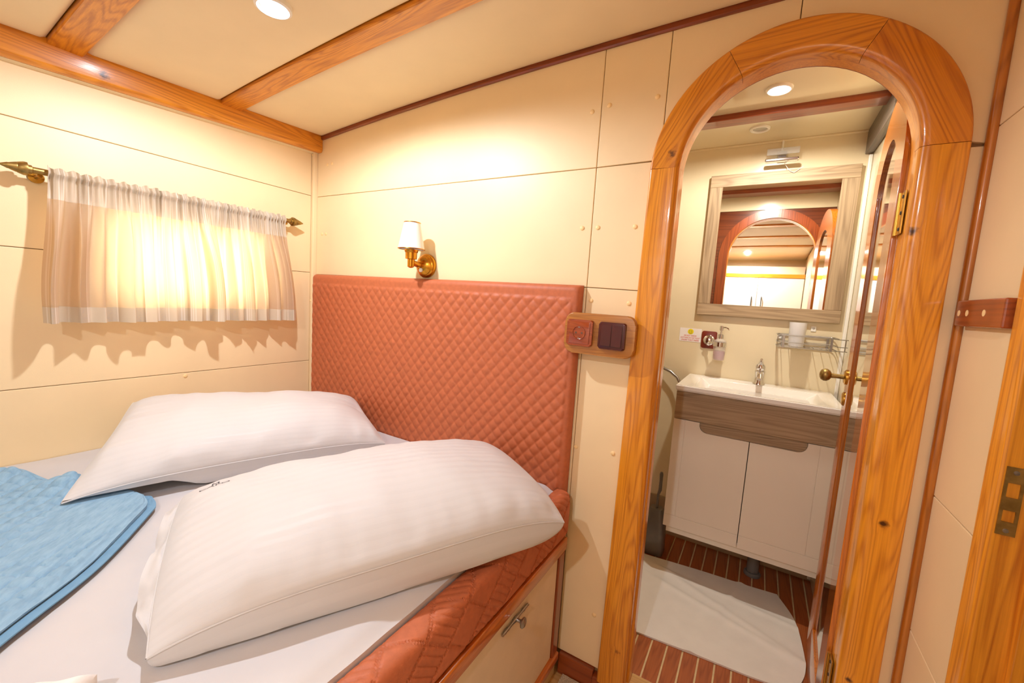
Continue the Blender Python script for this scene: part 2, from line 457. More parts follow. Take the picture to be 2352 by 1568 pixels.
fb = thing('floor_bathroom', 'teak plank bathroom floor with pale caulk lines', 'floor', (0, 1.85, 0), kind='structure')
bm = B(); box(bm, BXL-.05, BXR+.3, YB+.045, BY1+.05, -.06, -.0015); part('caulk_bed', bm, M_caulk, fb)
pw = .0522
bm = B(); box(bm, 0, pw-.0058, YB+.05, BY1, -.0014, .0012, .0006, 1)
pm = bpy.data.meshes.new('plank'); bm.to_mesh(pm); bm.free(); pm.materials.append(M_plank)
k = 0; x = -.163-.0522*12
while x < BXR+.02:
    o = link(bpy.data.objects.new('plank', pm)); o.parent = fb; o.location = (x+.003, -1.85, 0); x += pw

# ---- back wall (bulkhead) with the arched opening
def arch_cut(x0, x1, z0, z1, cx, cz, r, n=28):
    """outline of a rectangle with a door arch cut out of its lower edge"""
    return [(x0, z0), (cx-r, z0)] + [(cx-r, cz)] + arc(cx, cz, r, 180, 0, n)[1:] + [(cx+r, z0), (x1, z0), (x1, z1), (x0, z1)]
wb = thing('wall_back', 'cream padded panel bulkhead behind the headboard with arched opening', 'wall', (-.8, YB, 0), kind='structure')
bm = B(); prism(bm, arch_cut(XL-.05, XR+.05, FZ-.06, 2.16, ACX, ACZ, RI+.02), 'xz', YB, BY0-.004)
part('bulkhead_core', bm, M_wall_dark, wb)
g = .0009
PT = .010                       # panel thickness
RP = RO-.012
def ztop(x): return zc(x, YB) - .004
def wall_panel(pts, bev=.0022):
    bm = B(); prism(bm, pts, 'xz', YB-PT, YB-.0005, bev, 3)
    return part('wall_panel', bm, M_wall, wb)
cap_bm = B(); lathe(cap_bm, [(.0074, 0), (.0074, .0012), (.006, .0026), (.003, .0033), (0, .0035)], seg=14, axis='-y')
cap_me = bpy.data.meshes.new('screw_cap'); cap_bm.to_mesh(cap_me); cap_bm.free(); cap_me.materials.append(M_cap); shade(cap_me)
capx_me = cap_me.copy(); capx_me.transform(Matrix.Rotation(PI/2, 4, 'Z'))
def cap(panel, x, z):
    o = link(bpy.data.objects.new('screw_cap', cap_me)); o.parent = panel
    o.location = Vector((x, YB-PT, z))              # panel holds world coordinates
X0 = -1.930
def ang_at_x(x, r): return math.degrees(math.acos((x-ACX)/r))
def ang_at_z(z, r): return math.degrees(math.asin((z-ACZ)/r))
topline = lambda a, b, n=8: [(b+(a-b)*k/n, ztop(b+(a-b)*k/n)) for k in range(n+1)]
p1 = wall_panel([(X0, 1.670+g), (-.495-g, 1.664+g)] + topline(X0, -.495-g))
p2 = wall_panel([(-.495+g, 1.664+g), (-.318, 1.666+g), ] + arc(ACX, ACZ, RP, 172, ang_at_x(-.300-g, RP), 4)[0:] + [(-.300-g, ztop(-.3))] + topline(-.495+g, -.300-g)[1:])
p3 = wall_panel([(-.300+g, ACZ+math.sqrt(max(0, RP**2-(.300-g+ACX)**2)))] + arc(ACX, ACZ, RP, ang_at_x(-.300+g, RP), ang_at_x(.005-g, RP), 12)[1:] + topline(-.300+g, .005-g))
p4 = wall_panel(arc(ACX, ACZ, RP, ang_at_x(.005+g, RP), 2, 16) + [(XR-.002, 1.622+g)] + topline(.005+g, XR-.002))
p5 = wall_panel([(X0, 1.292+g), (-.495-g, 1.287+g), (-.495-g, 1.664-g), (X0, 1.670-g)])
p6 = wall_panel([(-.495+g, 1.287+g), (-.31, 1.283+g), (-.31, 1.664-g), (-.495+g, 1.664-g)])
p7 = wall_panel([(-.495+g, .006), (-.31, .006), (-.31, 1.283-g), (-.495+g, 1.287-g)])
p8 = wall_panel([(.322, .006), (XR-.002, .006), (XR-.002, 1.622-g), (.322, 1.622-g)])
p9 = wall_panel([(X0, .42), (-.495-g, .42), (-.495-g, 1.287-g), (X0, 1.292-g)])
for pn, pts in ((p1, [(-.525, 1.837), (-1.854, 1.815), (-1.821, 1.817)]), (p2, [(-.47, 1.847), (-.326, 1.846)]), (p5, [(-.527, 1.477), (-1.888, 1.49), (-1.858, 1.49)]),
                (p6, [(-.474, 1.477), (-.356, 1.476)]), (p7, [(-.477, 1.245), (-.353, 1.243), (-.487, .751), (-.36, .76), (-.373, .19)])):
    for q in pts: cap(pn, *q)

# ---- left wall with the window cut-out
WY0, WY1, WZ0, WZ1 = .50, 1.03, 1.125, 1.445
wl = thing('wall_left', 'cream padded panel hull side wall with horizontal seams and window', 'wall', (XL, 0, 0), kind='structure')
bm = B()
for (a, b, c, d) in ((YREAR-.1, YB+.05, FZ-.06, WZ0), (YREAR-.1, YB+.05, WZ1, 2.1), (YREAR-.1, WY0, WZ0, WZ1), (WY1, YB+.05, WZ0, WZ1)):
    box(bm, XL-.05, XL-.0005, a, b, c, d)
part('hull_core', bm, M_wall_dark, wl)
YA, YE = YREAR+.01, 1.268
def lpanel(pts, bev=.0022):
    bm = B(); prism(bm, pts, 'yz', XL+PT, XL, bev, 3); return part('wall_panel', bm, M_wall, wl)
lpanel([(YA, 1.670+g), (YE, 1.672+g), (YE, 1.885), (YA, 1.80)])
lpanel([(YA, 1.293+g), (WY0, 1.293+g), (WY0, WZ1), (WY1, WZ1), (WY1, 1.297+g), (YE, 1.300+g), (YE, 1.672-g), (YA, 1.670-g)])
lpanel([(YA, .858+g), (YE, .856+g), (YE, 1.300-g), (WY1, 1.297-g), (WY1, WZ0), (WY0, WZ0), (WY0, 1.293-g), (YA, 1.293-g)])
lp = lpanel([(YA, .40), (YE, .40), (YE, .856-g), (YA, .858-g)])
o = link(bpy.data.objects.new('screw_cap', capx_me)); o.parent = lp; o.location = Vector((XL+PT, .738, .843))
bm = B(); box(bm, XL, -1.932, 1.270, YB-.001, .40, 1.885, .003); cp = part('corner_post', bm, M_wall, wl)
for z in (1.865, 1.16):
    o = link(bpy.data.objects.new('screw_cap', cap_me)); o.parent = cp; o.location = Vector((-1.945, 1.270, z)); o.scale = (.7, .7, .7)
# reveal of the window and the window itself
win = thing('window_1', 'small rectangular cabin window behind the striped curtains', 'window', (XL, .765, 1.125), kind='structure')
bm = B()
for (a, b, c, d) in ((WY0-.004, WY1+.004, WZ0-.008, WZ0), (WY0-.004, WY1+.004, WZ1, WZ1+.008), (WY0-.008, WY0, WZ0, WZ1), (WY1, WY1+.008, WZ0, WZ1)):
    box(bm, XL-.048, XL+PT+.003, a, b, c, d, .001, 1)
part('window_lining', bm, M_strip, win)
bm = B()
for (a, b, c, d) in ((WY0, WY1, WZ0, WZ0+.018), (WY0, WY1, WZ1-.018, WZ1), (WY0, WY0+.018, WZ0, WZ1), (WY1-.018, WY1, WZ0, WZ1)):
    box(bm, XL-.045, XL-.025, a, b, c, d, .002, 1)
part('window_frame', bm, M_steel, win)
bm = B(); box(bm, XL-.038, XL-.034, WY0+.015, WY1-.015, WZ0+.015, WZ1-.015); part('window_pane', bm, M_glass, win)

# ---- right wall with the cabin entrance arch
EY0, EY1, ECZ = .42, 1.00, 1.52
ECY, ER = (EY0+EY1)/2, (EY1-EY0)/2
wr = thing('wall_right', 'cream padded panel wall between corner strip and cabin entrance', 'wall', (XR, 0, 0), kind='structure')
def arch_cut_y(y0, y1, z0, z1, cy, cz, r, n=24): return arch_cut(y0, y1, z0, z1, cy, cz, r, n)
bm = B(); prism(bm, arch_cut_y(YREAR-.1, YB+.05, FZ-.06, 2.16, ECY, ECZ, ER+.015), 'yz', XR, XR+.06); part('bulkhead_core', bm, M_wall_dark, wr)
def rpanel(pts, bev=.0022):
    bm = B(); prism(bm, pts, 'yz', XR-PT, XR-.0005, bev, 3); return part('wall_panel', bm, M_wall, wr)
E1 = EY1+.03
rpanel([(E1, FZ+.05), (1.288, FZ+.05), (1.288, .523-g), (E1, .523-g)])
rpanel([(E1, .523+g), (1.288, .523+g), (1.288, .852-g), (E1, .852-g)])
rpanel([(E1, .852+g), (1.288, .852+g), (1.288, 1.655-g), (E1, 1.655-g)])
rpanel([(ECY, 1.872), (ECY+.20, 1.80), (E1, 1.655+g), (1.288, 1.655+g), (1.288, 2.03), (ECY, 2.00)])
rpanel([(YREAR+.01, FZ+.05), (EY0-.03, FZ+.05), (EY0-.03, 1.655-g), (YREAR+.01, 1.655-g)])
rpanel([(YREAR+.01, 1.655+g), (EY0-.03, 1.655+g), (ECY-.20, 1.80), (ECY-g, 1.872), (ECY-g, 2.00), (YREAR+.01, 1.91)])
bm = B()
tube(bm, [(XR-PT-.006, 1.283, .0), (XR-PT-.006, 1.283, 2.03)], .0095, 12)
tag(part('trim_corner', bm, M_strip, smooth=True), 'orange rounded wood strip in the corner beside the arched door frame', 'trim', kind='structure')

# ---- entrance frame on the right wall
ef = thing('door_2', 'arched orange pine frame of the cabin entrance with strike plate', 'door frame', (XR, ECY, FZ), kind='structure')
def yframe(inner, outer, name):
    bm = B(); sweep_strip(bm, inner, outer, 'yz', XR-.020, XR+.062, .006, .006); part(name, bm, M_pine_y, ef, smooth=True)
FW = .052
yframe([(EY1, FZ+.012), (EY1, ECZ)], [(EY1+FW, FZ+.012), (EY1+FW, ECZ)], 'jamb')
yframe([(EY0, FZ+.012), (EY0, ECZ)], [(EY0-FW, FZ+.012), (EY0-FW, ECZ)], 'jamb')
for a0, a1 in ((0, 58), (58, 122), (122, 180)):
    yframe(arc(ECY, ECZ, ER, a0+.15, a1-.15, 12), arc(ECY, ECZ, ER+FW, a0+.15, a1-.15, 12), 'arch_segment')
bm = B(); box(bm, XR+.030, XR+.058, EY1-.014, EY1+.002, FZ+.012, ECZ, .002); part('door_stop', bm, M_pine_y, ef)
sp = B()
px0, px1, ix0_, ix1_ = XR-.013, XR+.010, XR-.009, XR+.006
for (xa_, xb_, za_, zb_) in ((px0, ix0_, .895, 1.012), (ix1_, px1, .895, 1.012), (ix0_, ix1_, .895, .918), (ix0_, ix1_, .938, .960), (ix0_, ix1_, .985, 1.012)):
    box(sp, xa_, xb_, EY1-.0026, EY1-.0001, za_, zb_)
bmesh.ops.remove_doubles(sp, verts=sp.verts[:], dist=1e-6)
spo = part('strike_plate', sp, M_brass_dull, ef)
bm = B()
for z in (.903, 1.003): lathe(bm, [(.0042, 0), (.0036, .0014), (0, .0018)], (XR-.0015, EY1-.0020, z), '-y', 12)
part('screw', bm, M_steel, spo)
# corridor beyond the entrance
bm = B(); box(bm, XR+.95, XR+1.0, -.2, 1.6, FZ, 2.2); box(bm, XR+.05, XR+1.0, 1.42, 1.48, FZ, 2.2); box(bm, XR+.05, XR+1.0, -.2, -.15, FZ, 2.2)
box(bm, XR+.05, XR+1.0, -.2, 1.48, 2.1, 2.16)
tag(part('wall_corridor', bm, M_white_lacq), 'pale corridor walls beyond the cabin entrance', 'wall', kind='structure')

# ---- rear wall, behind the camera (seen in the bathroom mirror)
bm = B(); box(bm, XL-.05, XR+.05, YREAR-.45, YREAR-.40, FZ-.06, 2.1)
tag(part('wall_rear', bm, M_wall), 'cream wall at the foot end of the cabin', 'wall', kind='structure')
bm = B(); box(bm, XL-.05, XL, YREAR-.45, YREAR-.1, FZ-.06, 2.1); box(bm, XR, XR+.05, YREAR-.45, YREAR-.1, FZ-.06, 2.1)
tag(part('wall_alcove', bm, M_wall), 'cream side walls of the wardrobe alcove', 'wall', kind='structure')

# ---- ceiling: padded vinyl panels between pine beams
cl = thing('ceiling', 'cream padded vinyl deckhead panels between varnished beams', 'ceiling', (-.8, 0, 2.0), kind='structure')
bm = B()
gridmesh(bm, lambda u, v: (XL-.05+u*(XR-XL+.1), YREAR-.45+v*(YB+.06-YREAR+.45), zc(XL-.05+u*(XR-XL+.1), YREAR-.45+v*(YB+.06-YREAR+.45))+.03), 12, 2)
gridmesh(bm, lambda u, v: (XL-.05+u*(XR-XL+.1), YREAR-.45+v*(YB+.06-YREAR+.45), 2.15), 12, 2)
part('deckhead_core', bm, M_wall_dark, cl)
beamsY = [(.388, .466), (.850, .926), (-.075, .003), (-.537, -.459)]
bays = sorted([(.926, 1.29), (.466, .850), (.003, .388), (-.459, -.075), (YREAR-.41, -.537)])
for y0, y1 in bays:
    bm = B(); gp = .0025
    xa, xb = -1.897, XR-.004
    def fn(u, v):
        uu = .5-.5*math.cos(PI*u) if False else u
        x = xa + uu*(xb-xa); vv = v; y = y0+gp + vv*(y1-y0-2*gp)
        d = min(x-xa, xb-x, y-(y0+gp), (y1-gp)-y)
        pad = .014*(1-math.exp(-d/.012))
        return (x, y, zc(x, y) + .004 - pad + .0012*nz(x*3, y*3, 3))
    def remap(t):       # denser rows near the borders
        return t
    gridmesh(bm, fn, 150, 56)
    part('ceiling_panel', bm, M_ceil, cl, smooth=True)
for y0, y1 in beamsY:
    bm = B(); n = 24
    for i in range(n):
        pass
    prof = []
    xs = [-1.897 + (XR+1.897)*i/n for i in range(n+1)]
    rings = []
    for x in xs:
        ym = (y0+y1)/2; zb = zc(x, ym)-.014
        rings.append([bm.verts.new((x, yy, zz)) for yy, zz in ((y0, zb+.03), (y0, zb+.003), (y0+.003, zb), (y1-.003, zb), (y1, zb+.003), (y1, zb+.03))])
    for a, b in zip(rings, rings[1:]):
        for k in range(6): bm.faces.new((a[k], a[(k+1) % 6], b[(k+1) % 6], b[k]))
    bm.faces.new(rings[0]); bm.faces.new(rings[-1])
    part('beam', bm, M_beam, cl)
# fore-and-aft beam along the hull side, cream soffit under it
def zbeam(y): return 1.876 + .051*(y-1.3)
bm = B(); rings = []
for i in range(13):
    y = YREAR-.4 + (1.289-YREAR+.4)*i/12; zb = zbeam(y)
    rings.append([bm.verts.new((x, y, z)) for x, z in ((-1.902, zb+.090), (-1.894, zb+.088), (-1.894, zb+.012), (-1.897, zb+.004), (-1.904, zb), (-1.925, zb), (-1.925, zb+.09))])
for a, b in zip(rings, rings[1:]):
    for k in range(7): bm.faces.new((a[k], a[(k+1) % 7], b[(k+1) % 7], b[k]))
bm.faces.new(rings[0]); bm.faces.new(rings[-1])
part('shelf_beam', bm, M_beam_y, cl, smooth=True)
bm = B(); rings = []
for y in (YREAR-.4, 1.289):
    zb = zbeam(y)
    rings.append([bm.verts.new((x, y, z)) for x, z in ((-1.9255, zb-.001), (-1.9255, zb+.03), (XL, zb+.03), (XL, zb-.006))])
for k in range(4): bm.faces.new((rings[0][k], rings[0][(k+1) % 4], rings[1][(k+1) % 4], rings[1][k]))
bm.faces.new(rings[0]); bm.faces.new(rings[1])
part('soffit', bm, M_ceil, cl)
# dark trim where the ceiling meets the bulkhead
bm = B(); rings = []
for i in range(25):
    x = -1.893 + (XR-.01+1.893)*i/24; z = zc(x, 1.29)
    rings.append([bm.verts.new((x, yy, z+dz)) for yy, dz in ((1.2895, -.021), (1.284, -.021), (1.280, -.017), (1.279, .004), (1.2895, .004))])
for a, b in zip(rings, rings[1:]):
    for k in range(5): bm.faces.new((a[k], a[(k+1) % 5], b[(k+1) % 5], b[k]))
bm.faces.new(rings[0]); bm.faces.new(rings[-1])
tag(part('trim_ceiling', bm, M_trim_dark), 'thin dark wood strip between the ceiling and the back bulkhead', 'trim', kind='structure')

# ---- baseboard and sill under the bulkhead
bm = B(); box(bm, -.482, -.355, 1.272, 1.2995, FZ, .004, .003); box(bm, -.355, .39, 1.268, 1.2995, FZ, -.010, .003)
tag(part('baseboard_back', bm, M_mahog_x), 'reddish wood baseboard and door step under the back bulkhead', 'baseboard', kind='structure')
bm = B(); box(bm, ACX-RI-.001, ACX+RI+.001, 1.30, 1.349, -.03, .0025, .002)
tag(part('trim_threshold', bm, M_sill), 'pale wood threshold strip across the bathroom doorway', 'trim', kind='structure')

# ---- arched door frame of the bathroom
df = thing('trim_door_arch', 'glossy orange pine arched frame around the bathroom doorway', 'door frame', (ACX, YB, 0), kind='structure')
def fstrip(inner, outer, name, mat):
    bm = B(); sweep_strip(bm, inner, outer, 'xz', 1.262, YB+.004, .016, .006); return part(name, bm, mat, df, smooth=True)
q = .0007
fstrip([(ACX-RI-.009, -.012), (ACX-RI, ACZ+.008-q)], [(ACX-RO-.017, -.012), (ACX-RO, ACZ+.008-q)], 'jamb', M_pine_l)
fstrip([(ACX+RI+.002, -.012), (ACX+RI, ACZ-q)], [(ACX+RO-.002, -.012), (ACX+RO, ACZ-q)], 'jamb', M_pine_r)
for a0, a1, mt in ((0, 60, M_pine_a3), (60, 118, M_pine_a2), (118, 178.5, M_pine_a1)):
    fstrip(arc(ACX, ACZ, RI, a0+.1, a1-.1, 20), arc(ACX, ACZ, RO, a0+.1, a1-.1, 20), 'arch_segment', mt)
# lining of the opening (reveal), slightly smaller door stop at the back
def arch_ring(r0, r1, z0=0.0, n=36):
    return ([(ACX-r1, z0)] + arc(ACX, ACZ, r1, 180, 0, n) + [(ACX+r1, z0), (ACX+r0, z0)] + arc(ACX, ACZ, r0, 0, 180, n) + [(ACX-r0, z0)])
bm = B(); prism(bm, arch_ring(RI+.001, RI+.019, .0), 'xz', YB+.002, BY0+.004, .003, 2); part('door_lining', bm, M_lining, df, smooth=True)
# casing on the bathroom side
bm = B(); prism(bm, arch_ring(RI+.004, RI+.06, .003), 'xz', BY0+.014, BY0+.0062, .003, 2)
part('inner_casing', bm, M_mahog_z, df, smooth=True)
# brass hinge leaves on the reveal
def hinge(z0, z1, parent):
    bm = B(); box(bm, ACX+RI-.0050, ACX+RI-.0018, 1.300, 1.333, z0, z1, .0008, 1)
    h = part('hinge', bm, M_brass, parent)
    b2 = B()
    for k in range(3): lathe(b2, [(.0045, 0), (.0038, .0012), (0, .0014)], (ACX+RI-.0050, 1.3165, z0+(z1-z0)*(.12+.38*k)), '-x', 12)
    part('screw', b2, M_dark, h)
    b3 = B(); tube(b3, [(ACX+RI-.006, 1.336, z0), (ACX+RI-.006, 1.336, z1)], .0045, 10); part('knuckle', b3, M_brass, h, smooth=True)
hinge(1.443, 1.542, df); hinge(.255, .352, df)

# ---- bathroom shell
bw = thing('wall_bath_far', 'glossy cream bathroom wall behind the vanity and mirror', 'wall', (0, BY1, 0), kind='structure')
bm = B(); box(bm, BXL-.05, BXR+.35, BY1, BY1+.05, -.06, 2.16); part('wall_skin', bm, M_white_wall, bw)
bm = B(); box(bm, BXL, BXR, BY1-.008, BY1-.0005, .0, .205, .002); part('skirting', bm, M_bath_band, bw)
bm = B(); box(bm, BXR, BXR+.03, BY0, BY1, -.06, 2.16)
tag(part('wall_bath_right', bm, M_white_wall), 'narrow cream bathroom side wall behind the open door', 'wall', kind='structure')
bm = B(); box(bm, BXR-.014, BXR-.0005, BY1-.015, BY1-.0005, .01, 1.94, .003)
tag(part('trim_bath_corner', bm, M_plastic), 'white vertical corner moulding in the bathroom beside the mirror', 'trim', kind='structure')
bm = B(); box(bm, BXL-.05, BXL, BY0, BY1, -.06, 2.16)
tag(part('wall_bath_left', bm, M_white_wall), 'cream bathroom side wall out of sight of the vanity', 'wall', kind='structure')
fw_ = thing('wall_bath_front', 'dark mahogany panelling inside the bathroom around the doorway', 'wall', (0, BY0, 0), kind='structure')
bm = B(); prism(bm, arch_cut(BXL, BXR, .005, 1.93, ACX, ACZ, RI+.03), 'xz', BY0, BY0+.006); part('panelling', bm, M_panel_dk, fw_)
bm = B(); box(bm, BXL, BXR, BY0, BY0+.012, 1.932, 2.05, .002); part('cream_band', bm, M_white_wall, fw_)
bc = thing('ceiling_bathroom', 'glossy off-white bathroom ceiling with one wooden beam', 'ceiling', (0, 1.85, 2.045), kind='structure')
bm = B(); box(bm, BXL-.05, BXR+.05, BY0-.002, BY1+.02, 2.045, 2.09); part('ceiling_skin', bm, M_bath_ceil, bc)
bm = B(); box(bm, BXL, BXR, 1.965, 2.040, 2.022, 2.046, .003); part('beam', bm, M_mahog_x, bc)
bm = B(); box(bm, BXL, BXR, 1.365, 1.47, 2.018, 2.046, .003); part('beam', bm, M_mahog_x, bc)
bm = B(); tube(bm, [(BXL, BY1-.004, 2.041), (BXR, BY1-.004, 2.041)], .006, 8); part('cornice_bead', bm, M_white_wall, bc)

# ---- open bathroom door leaf: arched, hinged at the right jamb, mirror on the face we see
HX, HY = ACX+RI-.002, 1.350
LEAFW, TH = .498, .026
ang = math.radians(90-3.5)
du = Vector((math.cos(ang), math.sin(ang), 0)); dn = Vector((-math.sin(ang), math.cos(ang), 0))   # along the leaf; towards -x
def leafM():
    mm = Matrix.Identity(4)
    for i in range(3):
        mm[i][0] = du[i]; mm[i][1] = -dn[i]; mm[i][2] = (0, 0, 1)[i]
    return Matrix.Translation((HX, HY, 0)) @ mm
LM = leafM()
dr = thing('door_1', 'glossy varnished arched bathroom door standing open with mirror panel and brass knob', 'door', (HX, HY, 0), kind='structure')
def leaf_arch(ins, z0):
    r = LEAFW/2-ins; cxl = LEAFW/2; zz = ACZ-.012
    return [(cxl-r, z0)] + arc(cxl, zz, r, 180, 0, 30) + [(cxl+r, z0)]
def leafpart(name, bm, mat, parent=None, smooth=False):
    bmesh.ops.transform(bm, matrix=LM, verts=bm.verts[:])
    return part(name, bm, mat, parent or dr, smooth)
bm = B(); prism(bm, leaf_arch(.0, .016), 'xz', .002, TH, .003, 2); leafpart('door_leaf', bm, M_door, smooth=True)
ringpts = leaf_arch(.012, .05)
bm = B()
outer = leaf_arch(.0, .016); inner = leaf_arch(.115, .15)
prism(bm, outer + list(reversed(inner)), 'xz', -.008, .0025, .004, 2)
# close the bottom rail of the raised frame
prism(bm, [(.0, .016), (LEAFW, .016), (LEAFW, .15), (.0, .15)], 'xz', -.0079, .0025, .003, 2)
leafpart('raised_frame', bm, M_door, smooth=True)
bm = B(); prism(bm, leaf_arch(.116, .149), 'xz', -.001, .0018); leafpart('door_mirror', bm, M_doormirror)
# brass knob on its rose, keyhole escutcheon below
def leaflathe(prof, u, z, y0=-.008):
    bm = B(); lathe(bm, prof, (u, y0, z), '-y', 24); return bm
ku = LEAFW-.045
bm = leaflathe([(.026, 0), (.026, .006), (.020, .010), (0, .010)], ku, 1.04); rose = leafpart('knob_rose', bm, M_brass, smooth=True)
bm = leaflathe([(.0085, .008), (.0075, .030), (.009, .044), (.016, .048), (.0215, .056), (.022, .064), (.017, .073), (.008, .077), (0, .078)], ku, 1.04); leafpart('knob', bm, M_brass_dull, rose, smooth=True)
bm = leaflathe([(.024, 0), (.024, .004), (.018, .008), (0, .008)], ku, .965); leafpart('escutcheon', bm, M_brass, smooth=True)

# ================================================================== BED
BX = -.475                      # outer face of the bed
bed = thing('bed', 'built-in bed base with cream drawer front and orange wood rail', 'bed', (-1.2, .3, FZ))
Y0B = -.66
bm = B(); box(bm, XL+.012, BX-.022, Y0B, 1.268, FZ+.06, .44); part('base_box', bm, M_base, bed)
bm = B(); box(bm, BX-.023, BX-.010, -.05, 1.205, .035, .402, .002); dfp = part('drawer_front', bm, M_base, bed)
bm = B(); box(bm, BX-.023, BX-.010, Y0B+.04, -.09, .035, .402, .002); part('drawer_front', bm, M_base, bed)
bm = B(); box(bm, BX-.026, BX-.002, Y0B, 1.262, .402, .446, .006, 3); part('top_rail', bm, M_rail, bed, smooth=True)
bm = B(); box(bm, BX-.024, BX-.004, 1.208, 1.250, .03, .402, .003); part('post', bm, M_mahog_z, bed)
bm = B(); box(bm, BX-.024, BX-.004, -.088, -.052, .03, .402, .003); part('post', bm, M_mahog_z, bed)
bm = B(); box(bm, BX-.024, BX+.004, Y0B, 1.250, .004, .034, .006, 3); part('bottom_rail', bm, M_rail, bed, smooth=True)
bm = B(); box(bm, BX-.030, BX-.014, Y0B, 1.262, FZ+.001, .004); part('plinth', bm, M_caulk, bed)
bm = B(); box(bm, BX-.036, BX-.018, 1.2505, 1.271, .005, .401); part('filler_strip', bm, M_caulk, bed)
# T-bar pull on the drawer
hy, hz, hx = .925, .372, BX-.010
bm = B(); lathe(bm, [(.007, .004), (.0055, .008), (.0052, .020), (.009, .023), (.0140, .026), (.0145, .030), (.010, .0335), (0, .0345)], (hx, hy, hz), 'x', 20)
pull = part('pull_handle', bm, M_steel, dfp, smooth=True); pull.parent = dfp; pull.location = (0, 0, 0)
bm = B()
n = 24; pts = []; rad = []
for i in range(n+1):
    t = -1+2*i/n; pts.append((hx+.0055, hy+t*.068, hz))
    rad.append(.0034+.0030*math.exp(-(t/.22)**2)+.0016*math.exp(-((abs(t)-.62)/.1)**2)+.0012*math.exp(-((abs(t)-.82)/.05)**2)+.001*math.exp(-((abs(t)-.97)/.05)**2))
tube(bm, pts, rad, 12)
part('pull_bar', bm, M_steel, dfp, smooth=True)

# mattress with quilted rust side
def grooves(y, s):
    Lq = .125
    a = (y*.9+s*1.1)/Lq; b = (y*.9-s*1.1)/Lq
    def gr(t, w): return math.exp(-(t/w)**2)
    fa = a-math.floor(a); fb_ = b-math.floor(b)
    d = gr(min(fa, 1-fa)-.03, .014)
    par = (math.floor(a)+math.floor(b)) % 2
    d = max(d, gr(min(fb_, 1-fb_)-.03, .014)*(1 if par else .6))
    if math.floor(a) % 2:
        ft = (b*5) - math.floor(b*5); d = max(d, .7*gr(min(ft, 1-ft), .09))
    return d
bm = B()
prof = []
ri = .022
x_in, z_b, z_t = -.534, .448, .594
def section(v):
    # from the inner foot, over the rounded top, down the outer face
    pts = [(x_in, z_t-.05), (x_in+.002, z_t-.006), (x_in+.012, z_t-.0005)]
    pts += [(BX-ri+ri*math.sin(a), z_t-ri+ri*math.cos(a)) for a in [PI/2*k/6 for k in range(7)]]
    pts += [(BX+.002, .53), (BX+.001, .47), (BX-.012, z_b)]
    ls = [0]
    for p, q_ in zip(pts, pts[1:]): ls.append(ls[-1]+math.hypot(p[0]-q_[0], p[1]-q_[1]))
    s = v*ls[-1]
    for i in range(len(pts)-1):
        if s <= ls[i+1]+1e-9:
            t = (s-ls[i])/(ls[i+1]-ls[i]); p, q_ = pts[i], pts[i+1]
            x = p[0]+(q_[0]-p[0])*t; z = p[1]+(q_[1]-p[1])*t
            nx, nzv = (q_[1]-p[1]), -(q_[0]-p[0]); l = math.hypot(nx, nzv)
            return x, z, -nx/l, -nzv/l, s
def msurf(u, v):
    y = Y0B+.01 + u*(1.243-Y0B-.01)
    x, z, nx, nzv, s = section(v)
    h = -.0040*grooves(y, s)*smooth01((v-.15)/.1) + .003*nz(y*5, s*8, 2)
    lift = .016*smooth01((y-1.10)/.12)*smooth01(v*4)*(1-smooth01((v-.62)/.3))
    return (x+nx*h, y, z+nzv*h+lift)
gridmesh(bm, msurf, 760, 64)
box(bm, XL+.014, x_in-.001, Y0B+.02, 1.240, z_b, .572, .01, 2)
mt_o = part('mattress', bm, M_rust, smooth=True)
tag(mt_o, 'mattress with rust-coloured quilted side on the built-in bed', 'mattress')

# fitted white sheet: soft top, tucked along the sides
ZS = .612
def sheet(u, v):
    x = XL+.013 + u*(-.536-XL-.013); y = Y0B+.0 + v*(1.243-Y0B)
    z = ZS + .004*nz(x*2.2, y*2.2, 5) + .0016*nz(x*9, y*4, 1) + .0022*nz((x+y)*3, (x-y)*12, 8)
    e = -.536-x
    z -= .014*(1-smooth01(e/.05))**2
    z += .006*smooth01((-1.6-x)/.35)
    e2 = y-Y0B; z -= .02*(1-smooth01(e2/.05))
    return (x, y, z)
bm = B(); gridmesh(bm, sheet, 130, 160)
V = None
# skirt so that the sheet is a closed, thick cloth around the mattress
ret = bmesh.ops.extrude_edge_only(bm, edges=[e for e in bm.edges if e.is_boundary])
for e in ret['geom']:
    if isinstance(e, bmesh.types.BMVert): e.co.z = .5735
tag(part('bed_sheet', bm, M_sheetm, smooth=True), 'smooth white fitted sheet stretched over the bed', 'bed sheet')

# headboard: rust leatherette with stitched diamonds
HX0, HX1, HZ0, HZ1 = -1.914, -.503, .555, 1.292
def diamonds(x, z):
    pa, pb = .0445, .0495
    a = x/pa + z/pb; b = x/pa - z/pb
    s = abs(math.sin(PI*a))*abs(math.sin(PI*b))
    return s**.42
def hb(u, v):
    x = HX0+u*(HX1-HX0); z = HZ0+v*(HZ1-HZ0)
    dt = HZ1-z; dr_ = HX1-x; dl = x-HX0
    R = .022
    def rnd(d): return 0 if d >= R else R-math.sqrt(max(0, R*R-(R-d)**2))
    y = 1.252 + rnd(dt)*.9 + rnd(dl) + rnd(dr_)*.8
    mk = smooth01((dt-.040)/.012)*smooth01((dr_-.018)/.010)*smooth01((dl-.012)/.01)
    y -= .0058*diamonds(x, z)*mk - .001*nz(x*6, z*6)
    return (x, y, z)
bm = B(); gridmesh(bm, hb, 420, 216)
ret = bmesh.ops.extrude_edge_only(bm, edges=[e for e in bm.edges if e.is_boundary])
for e in ret['geom']:
    if isinstance(e, bmesh.types.BMVert): e.co.y = 1.2860
tag(part('headboard', bm, M_rust, smooth=True), 'rust leatherette headboard stitched in small diamonds against the bulkhead', 'headboard')

